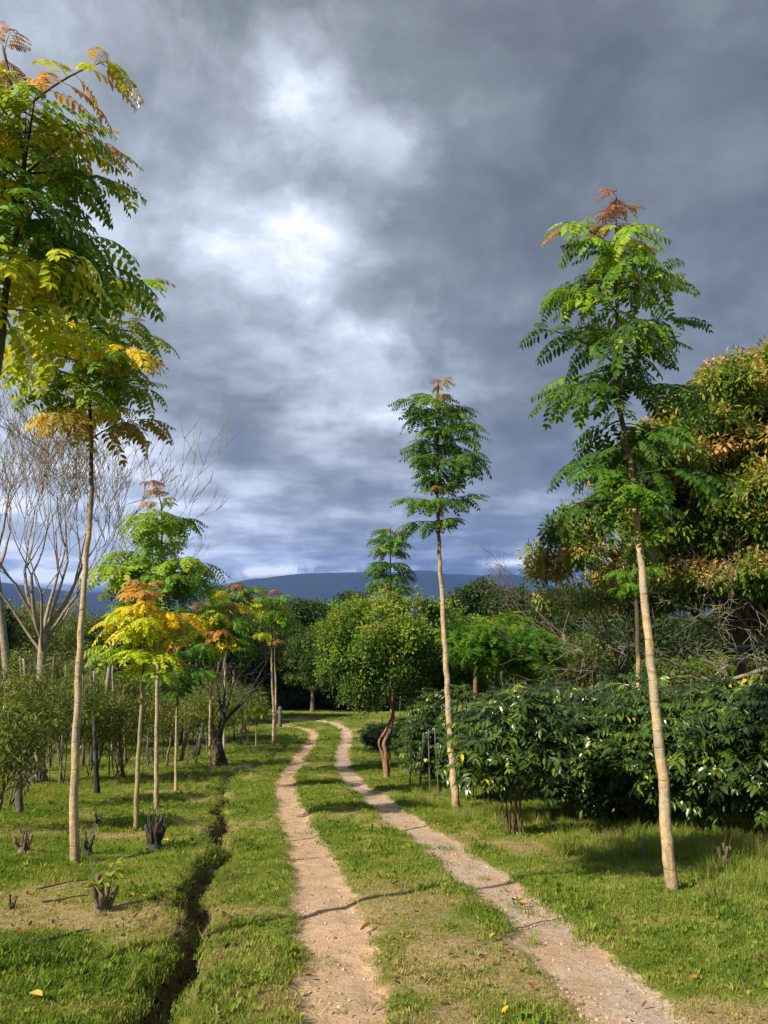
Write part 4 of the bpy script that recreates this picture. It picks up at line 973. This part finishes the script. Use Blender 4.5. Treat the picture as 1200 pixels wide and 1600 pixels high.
# ------------------------------------------------------------------ stumps
def stump(px, py, w, h, n, label, mat='char', seed=0, twigs=0, leaves=0):
    w *= .85; h *= .80; b = gpt(px, py); rd = random.Random(seed); root = empty('coppice_stump', b, label, 'stump')
    mb = MB(); tube(mb, [(0, 0, -.05), (0, 0, h * .18), (.01, 0, h * .32)], [w * .62, w * .5, w * .34], 10, 0, 0, bump=.18); mb.build('root_base', M[mat], root)
    for k in range(n):
        a = 6.28 * k / n + rd.uniform(-.4, .4); e = Vector((math.cos(a) * w * rd.uniform(.5, .9), math.sin(a) * w * rd.uniform(.5, .9), h * rd.uniform(.6, 1.0))); s = Vector((math.cos(a), math.sin(a), 0)) * w * .2
        r = w * rd.uniform(.14, .22); mb = MB(); pts = [s, s.lerp(e, .35) + rv(rd) * r * .6, s.lerp(e, .7) + rv(rd) * r * .6, e, e + Vector((rd.uniform(-.5, .5) * r, rd.uniform(-.5, .5) * r, r * .7))]
        tube(mb, pts, [r * 1.2, r, r * .95, r * .9, r * .3], 7, 0, 0, bump=.16); mb.build('cut_stem', M[mat], root)
    for k in range(twigs):
        a = rd.uniform(0, 6.28); s = Vector((math.cos(a) * w * .4, math.sin(a) * w * .4, h * .4)); e = s + Vector((rd.uniform(-.1, .1), rd.uniform(-.1, .1), h * rd.uniform(.7, 1.3)))
        mb = MB(); tube(mb, curve([s, s.lerp(e, .5) + rv(rd) * .03, e], 3), [.004] * 7, 3, 0, 0, cap=False); mb.build('twig', M['post'], root)
    for k in range(leaves):
        mb = sprig(seed * 7 + k, 3, .14, .08, .032, .4, .002); o = mb.build('leafy_shoot', M['shoot'], root, False); o.location = (rd.uniform(-w, w) * .5, rd.uniform(-w, w) * .5, h * rd.uniform(.6, 1)); o.rotation_euler = (0, -.6, rd.uniform(0, 6.28))
m_, nt = newmat('fresh_shoot'); leafshader(nt, (.20, .27, .02, 1), .4, .05); M['shoot'] = m_
stump(241, 1328, .16, .42, 6, 'charred black many-stemmed stump below the greenish stem', 'char', 1, twigs=9)
stump(158, 1424, .13, .30, 5, 'brown-black stump with fresh yellow-green shoots, nearest to the ditch foreground', 'stump', 2, twigs=2, leaves=6)
stump(136, 1336, .10, .28, 3, 'small black forked stump touching the pale straight trunk', 'char', 3, twigs=4)
stump(122, 1345, .05, .24, 2, 'thin brown cut stem squeezed behind the foot of the pale trunk', 'stump', 9, twigs=2)
stump(35, 1334, .13, .24, 5, 'low brown stump with dry twigs near the left edge', 'stump', 4, twigs=8)
stump(286, 1256, .07, .2, 3, 'tiny dark stump between the white trunk and the ditch', 'char', 5, twigs=2)
stump(153, 1288, .07, .25, 2, 'small dark stub left of the greenish stem', 'char', 6, twigs=3)
stump(292, 1225, .10, .40, 3, 'dark broken stub behind the low dark-crowned tree', 'char', 7, twigs=3)
stump(18, 1422, .05, .13, 2, 'tiny dark stub in the lower left grass', 'char', 8)
stump(1132, 1350, .11, .27, 4, 'weathered pale stump right of the cream trunk below the hedge', 'stump', 10, twigs=3)
stump(778, 1408, .0001, .0001, 0, '', 'char', 11) if False else None
pole('cut_stick', gpt(1009, 1344), 1004, 1312, .020, 'post', 'short upright grey stick in the grass left of the cream trunk', 'stick')

# ------------------------------------------------------------------ grass, weeds, litter, stones
def grass_tuft(seed, n, R_, h, w, lean=.6):
    rd = random.Random(seed); mb = MB()
    for k in range(n):
        a = rd.uniform(0, 6.28); q = R_ * math.sqrt(rd.random()); o = Vector((math.cos(a) * q, math.sin(a) * q, -.004)); b = rd.uniform(0, 6.28); hh = h * rd.uniform(.45, 1.15)
        l = Vector((math.cos(b), math.sin(b), 0)) * hh * lean * rd.uniform(.2, 1.2); s = Vector((-math.sin(b + rd.uniform(-.8, .8)), math.cos(b), 0)) * w * .5
        m = o + l * .38 + Vector((0, 0, hh * .62)); tp = o + l + Vector((0, 0, hh * rd.uniform(.7, 1)))
        mb.add([o - s, o + s, m + s * .8, m - s * .8, tp], [(0, 1, 2, 3), (3, 2, 4)], rd.random())
    return mb
T['grass'] = [template('grass_tuft', grass_tuft(500 + i, 30, .075, .028, .0042, 1.0), M['f_grass']) for i in range(3)] + \
             [template('grass_tuft', grass_tuft(510 + i, 22, .05, .065, .0048, .6), M['f_grass']) for i in range(2)] + \
             [template('weed_rosette', clump(520, 9, .03, .04, .018, -.6), M['f_grass'])]
T['tall'] = [template('tall_tuft', grass_tuft(530 + i, 34, .10, .26, .005, .55), M['f_grass']) for i in range(2)]
def grass_pts(n, y0, y1, half=.72, seed=1, p=1.6):
    r = np.random.default_rng(seed); u = r.random(n)
    y = (y0 ** (2 - p) + u * (y1 ** (2 - p) - y0 ** (2 - p))) ** (1 / (2 - p)); x = r.uniform(-half, half, n) * (y + .8); return x, y, r
x, y, r = grass_pts(190000, 2.1, 46, .62, 1, 1.7)
tl, tr, dt, dry = masks(x, y)
pr = np.clip(1.02 - np.maximum(tl, tr) * 1.08 + .5 * (fbm(x, y, 6, 2, 88) - .5) * (np.maximum(tl, tr) > .05), 0.004, 1) * (1 - 1.15 * dt) * (1 - .84 * sm(dry + 1.5 * (fbm(x, y, 5.5, 4, 67) - .47) + r.normal(0, .08, len(x)), .22, .62))
k = r.random(len(x)) < pr; x, y, tl, tr, dt, dry = [v[k] for v in (x, y, tl, tr, dt, dry)]
z = height(x, y, (tl, tr, dt, dry)); N = len(x)
pk = r.choice(6, N, p=[.29, .28, .27, .03, .03, .10]); lush = sm(fbm(x, y, 1.1, 3, 60), .45, .65)
rot = np.stack([r.normal(0, .12, N) - .10, r.normal(0, .12, N), r.uniform(0, 6.28, N)], 1)
scl = (.68 + .42 * lush + .035 * np.clip(y - 4, 0, 30)) * r.uniform(.7, 1.3, N)
tint = .39 + .42 * (dry - .2) + .75 * (fbm(x, y, 4.5, 3, 66) - .5) - .12 * lush + r.normal(0, .13, N) + .06 * (1 - sm(y, 4, 10))
scatter('grass', np.stack([x, y, z], 1), rot, scl, np.clip(tint, 0, 1), pk, T['grass'], label='short patchy green and straw-coloured grass over the whole clearing')
# taller weeds under the hedge and by scrub
r = np.random.default_rng(77); pts = []
for (px0, px1, py0, py1, n) in [(860, 1240, 1275, 1345, 620), (1090, 1230, 1310, 1400, 160), (700, 860, 1262, 1292, 120), (-20, 110, 1228, 1262, 160), (100, 330, 1196, 1232, 160), (640, 720, 1225, 1262, 90)]:
    for k in range(n):
        q = gp0(r.uniform(px0, px1), r.uniform(py0, py1), False); pts.append(q)
pts = np.array(pts); z = height(pts[:, 0], pts[:, 1]); N = len(pts)
scatter('tall_grass', np.column_stack([pts, z]), np.stack([r.normal(0, .15, N), r.normal(0, .15, N), r.uniform(0, 6.28, N)], 1), r.uniform(.25, .85, N), np.clip(r.normal(.45, .20, N), 0, 1), r.integers(0, 2, N), T['tall'],
        label='knee-high wispy weeds and grass at the foot of the shrubs')
# leaf litter
T['litter'] = [template('dead_leaf', clump(540 + i, 1, .001, .055, .026, 0), M['f_litter']) for i in range(3)]
def flat_leaf(seed, L, W, curl=.5):
    rd = random.Random(seed); mb = MB(); leaf_blade(mb, Vector((-L / 2, 0, .004)), Vector((1, 0, .02)), Vector((0, 0, 1)), L, W, .35, .5, -.10 * curl); return mb
T['litter'] = [template('dead_leaf', flat_leaf(i, .055 + .01 * i, .024 + .004 * i, .5 + i), M['f_litter']) for i in range(3)]
x, y, r = grass_pts(4200, 2.4, 18, .60, 9, 1.5); g = fbm(x, y, .5, 3, 71); k = r.random(len(x)) < .15 + .85 * sm(g, .45, .7); x, y = x[k], y[k]
tl, tr, dt, dry = masks(x, y); k = (np.maximum(tl, tr) < .3) | (r.random(len(x)) < .25); x, y = x[k], y[k]
z = height(x, y); N = len(x)
scatter('leaf_litter', np.stack([x, y, z + .022], 1), np.stack([r.normal(0, .4, N), r.normal(0, .4, N), r.uniform(0, 6.28, N)], 1), r.uniform(.25, .75, N), np.clip(r.normal(.45, .25, N), 0, 1), r.integers(0, 3, N), T['litter'],
        label='scattered small dry brown leaves on the grass and tracks')
# stones on the tracks
m_ = mat_foliage('stone', [(0, (.13, .10, .08)), (.5, (.28, .21, .165)), (1, (.42, .34, .28))], .0, .0, .9); M['stone'] = m_
def stone(seed):
    rd = random.Random(seed); mb = MB(); v = []; f = []
    for i in range(3):
        for k in range(6):
            a = 6.28 * k / 6; zz = (-.5, .1, .55)[i]; q = (.85, 1, .5)[i]; v.append((math.cos(a) * q * rd.uniform(.75, 1.2), math.sin(a) * q * rd.uniform(.6, 1), zz * rd.uniform(.8, 1.1)))
    for i in range(2):
        for k in range(6): f.append((i * 6 + k, i * 6 + (k + 1) % 6, (i + 1) * 6 + (k + 1) % 6, (i + 1) * 6 + k))
    f.append(tuple(12 + k for k in range(6))); mb.add(v, f, rd.random()); return mb
T['stone'] = [template('pebble', stone(i), M['stone']) for i in range(4)]
x, y, r = grass_pts(150000, 2.3, 20, .60, 12, 1.6); tl, tr, dt, dry = masks(x, y)
pr = np.clip(.9 * tr * (.25 + sm(fbm(x, y, 1.2, 3, 91), .4, .6)) + .22 * tl, 0, 1); k = r.random(len(x)) < pr; x, y, tl, tr, dt, dry = [v[k] for v in (x, y, tl, tr, dt, dry)]
z = height(x, y, (tl, tr, dt, dry)); N = len(x)
s = .0028 + .012 * r.random(N) ** 7
scatter('gravel', np.stack([x, y, z + s * .15], 1), np.stack([r.normal(0, .3, N), r.normal(0, .3, N), r.uniform(0, 6.28, N)], 1), s, r.random(N), r.integers(0, 4, N), T['stone'], label='loose small stones and grit on the wheel tracks')
T['clod'] = [template('soil_clod', stone(20 + i), mat_foliage('soil', [(0, (.035, .024, .016)), (1, (.12, .08, .05))], 0, 0, .9) if i == 0 else bpy.data.materials['soil']) for i in range(3)]
r = np.random.default_rng(31); P = DTs[(DTs[:, 1] > 2.2) & (DTs[:, 1] < 16)]; i = r.integers(0, len(P) - 1, 2600); f = r.random(2600)[:, None]
q = P[i] * (1 - f) + P[i + 1] * f + r.normal(0, .13, (2600, 2)); x, y = q[:, 0], q[:, 1]; N = len(x); sz = .006 + .022 * r.random(N) ** 3
scatter('soil_crumbs', np.column_stack([x, y, height(x, y) + sz * .2]), np.stack([r.normal(0, .5, N), r.normal(0, .5, N), r.uniform(0, 6.28, N)], 1), sz, r.random(N), r.integers(0, 3, N), T['clod'], label='dark crumbled soil and clods along the ditch')
k = r.random(N) < .30; x, y = x[k] + r.normal(0, .06, k.sum()), y[k]; N = len(x)
scatter('ditch_grass', np.column_stack([x, y, height(x, y)]), np.stack([r.normal(0, .4, N), r.normal(0, .4, N), r.uniform(0, 6.28, N)], 1), r.uniform(.15, .42, N), np.clip(r.normal(.6, .2, N), 0, 1), r.integers(0, 2, N), T['tall'], label='straggling grass hanging over the ditch edges')
# single fallen leaves and sticks
fm_ = {}
def leafmat(c):
    if c not in fm_:
        m, nt = newmat('fallen_leaf_colour'); leafshader(nt, tuple(c) + (1,), .2, .03, .5); fm_[c] = m
    return fm_[c]
for (px, py, L, c, lb_) in [(55, 1570, .11, (.38, .31, .08), 'large pale yellow fallen leaf in the lower left corner grass'), (770, 1473, .06, (.42, .34, .05), 'bright yellow fallen leaf on the grass strip near the stony track'),
        (790, 1592, .05, (.55, .35, .02), 'golden fallen leaf at the bottom of the middle grass strip'), (803, 1408, .085, (.02, .014, .012), 'black curled fallen leaf on the stony track'), (818, 1411, .07, (.40, .22, .09), 'tan fallen leaf touching the black curled leaf'),
        (618, 1388, .08, (.07, .035, .02), 'dark brown curled leaf on the middle grass strip'), (650, 1435, .05, (.04, .02, .015), 'tiny dark leaf on the dirt edge of the middle strip'), (231, 1462, .06, (.42, .22, .12), 'pinkish fallen leaf left of the ditch'),
        (307, 1508, .045, (.50, .28, .16), 'salmon fallen leaf lying in the ditch'), (355, 1490, .06, (.015, .012, .01), 'black fallen leaf between the ditch and the dirt track'), (375, 1298, .09, (.50, .36, .05), 'yellow leaf on the grass right of the ditch upstream'),
        (260, 1318, .08, (.36, .28, .05), 'yellow leaf at the foot of the charred stump'), (213, 1441, .06, (.02, .018, .012), 'small black leaf right of the shooting stump'), (572, 1452, .09, (.10, .045, .025), 'dark brown leaf at the right edge of the dirt track'),
        (1085, 1538, .05, (.50, .18, .05), 'orange fallen leaf in the lower right grass'), (33, 1463, .07, (.32, .10, .03), 'rust-red fallen leaf beside the dark dead branch')]:
    o = flat_leaf(1, L, L * .42, 1.6).build('fallen_leaf', leafmat(c), None); g_ = gpt(px, py); o.location = g_ + Vector((0, 0, .03)); o.rotation_euler = (random.uniform(-.4, .2), random.uniform(-.3, .3), random.uniform(0, 6.28)); tag(o, lb_, 'leaf')
for (p0, p1, r_, mat, lb_) in [((38, 1482), (142, 1458), .012, 'char', 'dark dead branch lying across the lower left grass'), ((65, 1416), (135, 1403), .009, 'char', 'short dark stick left of the shooting stump'),
        ((60, 1393), (140, 1378), .008, 'char', 'thin black stick above the shooting stump'), ((770, 1452), (880, 1432), .005, 'bark_brown', 'thin curved twig lying across the stony track'), ((445, 1343), (500, 1338), .006, 'bark_brown', 'small twig across the dirt track'),
        ((170, 1278), (225, 1273), .012, 'bark_brown', 'rotting branch on the grass behind the greenish stem')]:
    a, b = gpt(*p0), gpt(*p1); mb = MB(); pts = []
    for k in range(8):
        q = a.lerp(b, k / 7); q.x += random.uniform(-.02, .02); q.y += random.uniform(-.03, .03); q.z = gz(q.x, q.y) + r_ * 1.2 + .012; pts.append(q - a)
    tube(mb, pts, [r_ * (1 - .5 * i / 7) for i in range(8)], 5, 0, 0); o = mb.build('fallen_branch', M[mat]); o.location = a; tag(o, lb_, 'branch')

# ------------------------------------------------------------------ far woods as one mass
r = np.random.default_rng(5); n = 15000
y = 48 + 250 * r.random(n) ** 1.7; x = r.uniform(-.75, .75, n) * (y + 10)
hh = 1.0 + 3.2 * fbm(x, y, .16, 3, 55) + 1.2 * fbm(x, y, .5, 2, 56)
z = height(x, y) + hh * r.random(n) ** .35 * (1.0 + .004 * y)
P = np.stack([x, y, z], 1)
scatter('woods', P, np.stack([r.uniform(-.5, .5, n), r.uniform(-.5, .5, n), r.uniform(0, 6.28, n)], 1), (1.5 + .018 * y) * r.uniform(.7, 1.3, n), r.uniform(.05, .9, n) * .8, r.integers(0, 3, n), T['dark'], label='unbroken dark green woods covering the slopes beyond the clearing')
# brush on side slopes
n = 5200; y = r.uniform(20, 60, n); sd_ = r.choice([-1, 1], n); x = sd_ * np.where(sd_ > 0, r.uniform(.22, .75, n), r.uniform(.24, .75, n)) * y + sd_ * 2
z = height(x, y) + 1.7 * r.random(n) ** .6 * (.6 + fbm(x, y, .3, 2, 57))
k = ~((sd_ < 0) & (y < 27)); P = np.stack([x, y, z], 1)[k]; n = len(P)
scatter('undergrowth', P, np.stack([r.uniform(-.5, .5, n), r.uniform(-.5, .5, n), r.uniform(0, 6.28, n)], 1), 1.35 * r.uniform(.7, 1.3, n), np.clip(r.normal(.45, .22, n), 0, 1), r.integers(0, 3, n), T['scrub'], label='tangled olive brush on the slopes either side of the clearing')

# ------------------------------------------------------------------ air
m_, nt = newmat('haze_air')
pv = nd(nt, 'ShaderNodeVolumePrincipled'); pv.inputs['Color'].default_value = (.03, .20, .90, 1); pv.inputs['Density'].default_value = .00010; pv.inputs['Anisotropy'].default_value = 0
o = nd(nt, 'ShaderNodeOutputMaterial'); nt.links.new(pv.outputs[0], o.inputs['Volume'])
mb = MB(); X, Y0, Y1, Z0, Z1 = 4300, -330, 5300, -90, 460
mb.add([(-X, Y0, Z0), (X, Y0, Z0), (X, Y1, Z0), (-X, Y1, Z0), (-X, Y0, Z1), (X, Y0, Z1), (X, Y1, Z1), (-X, Y1, Z1)], [(0, 3, 2, 1), (4, 5, 6, 7), (0, 1, 5, 4), (1, 2, 6, 5), (2, 3, 7, 6), (3, 0, 4, 7)])
tag(mb.build('haze', m_, smooth=False), 'thin blue haze in the air over the valley', kind='stuff')
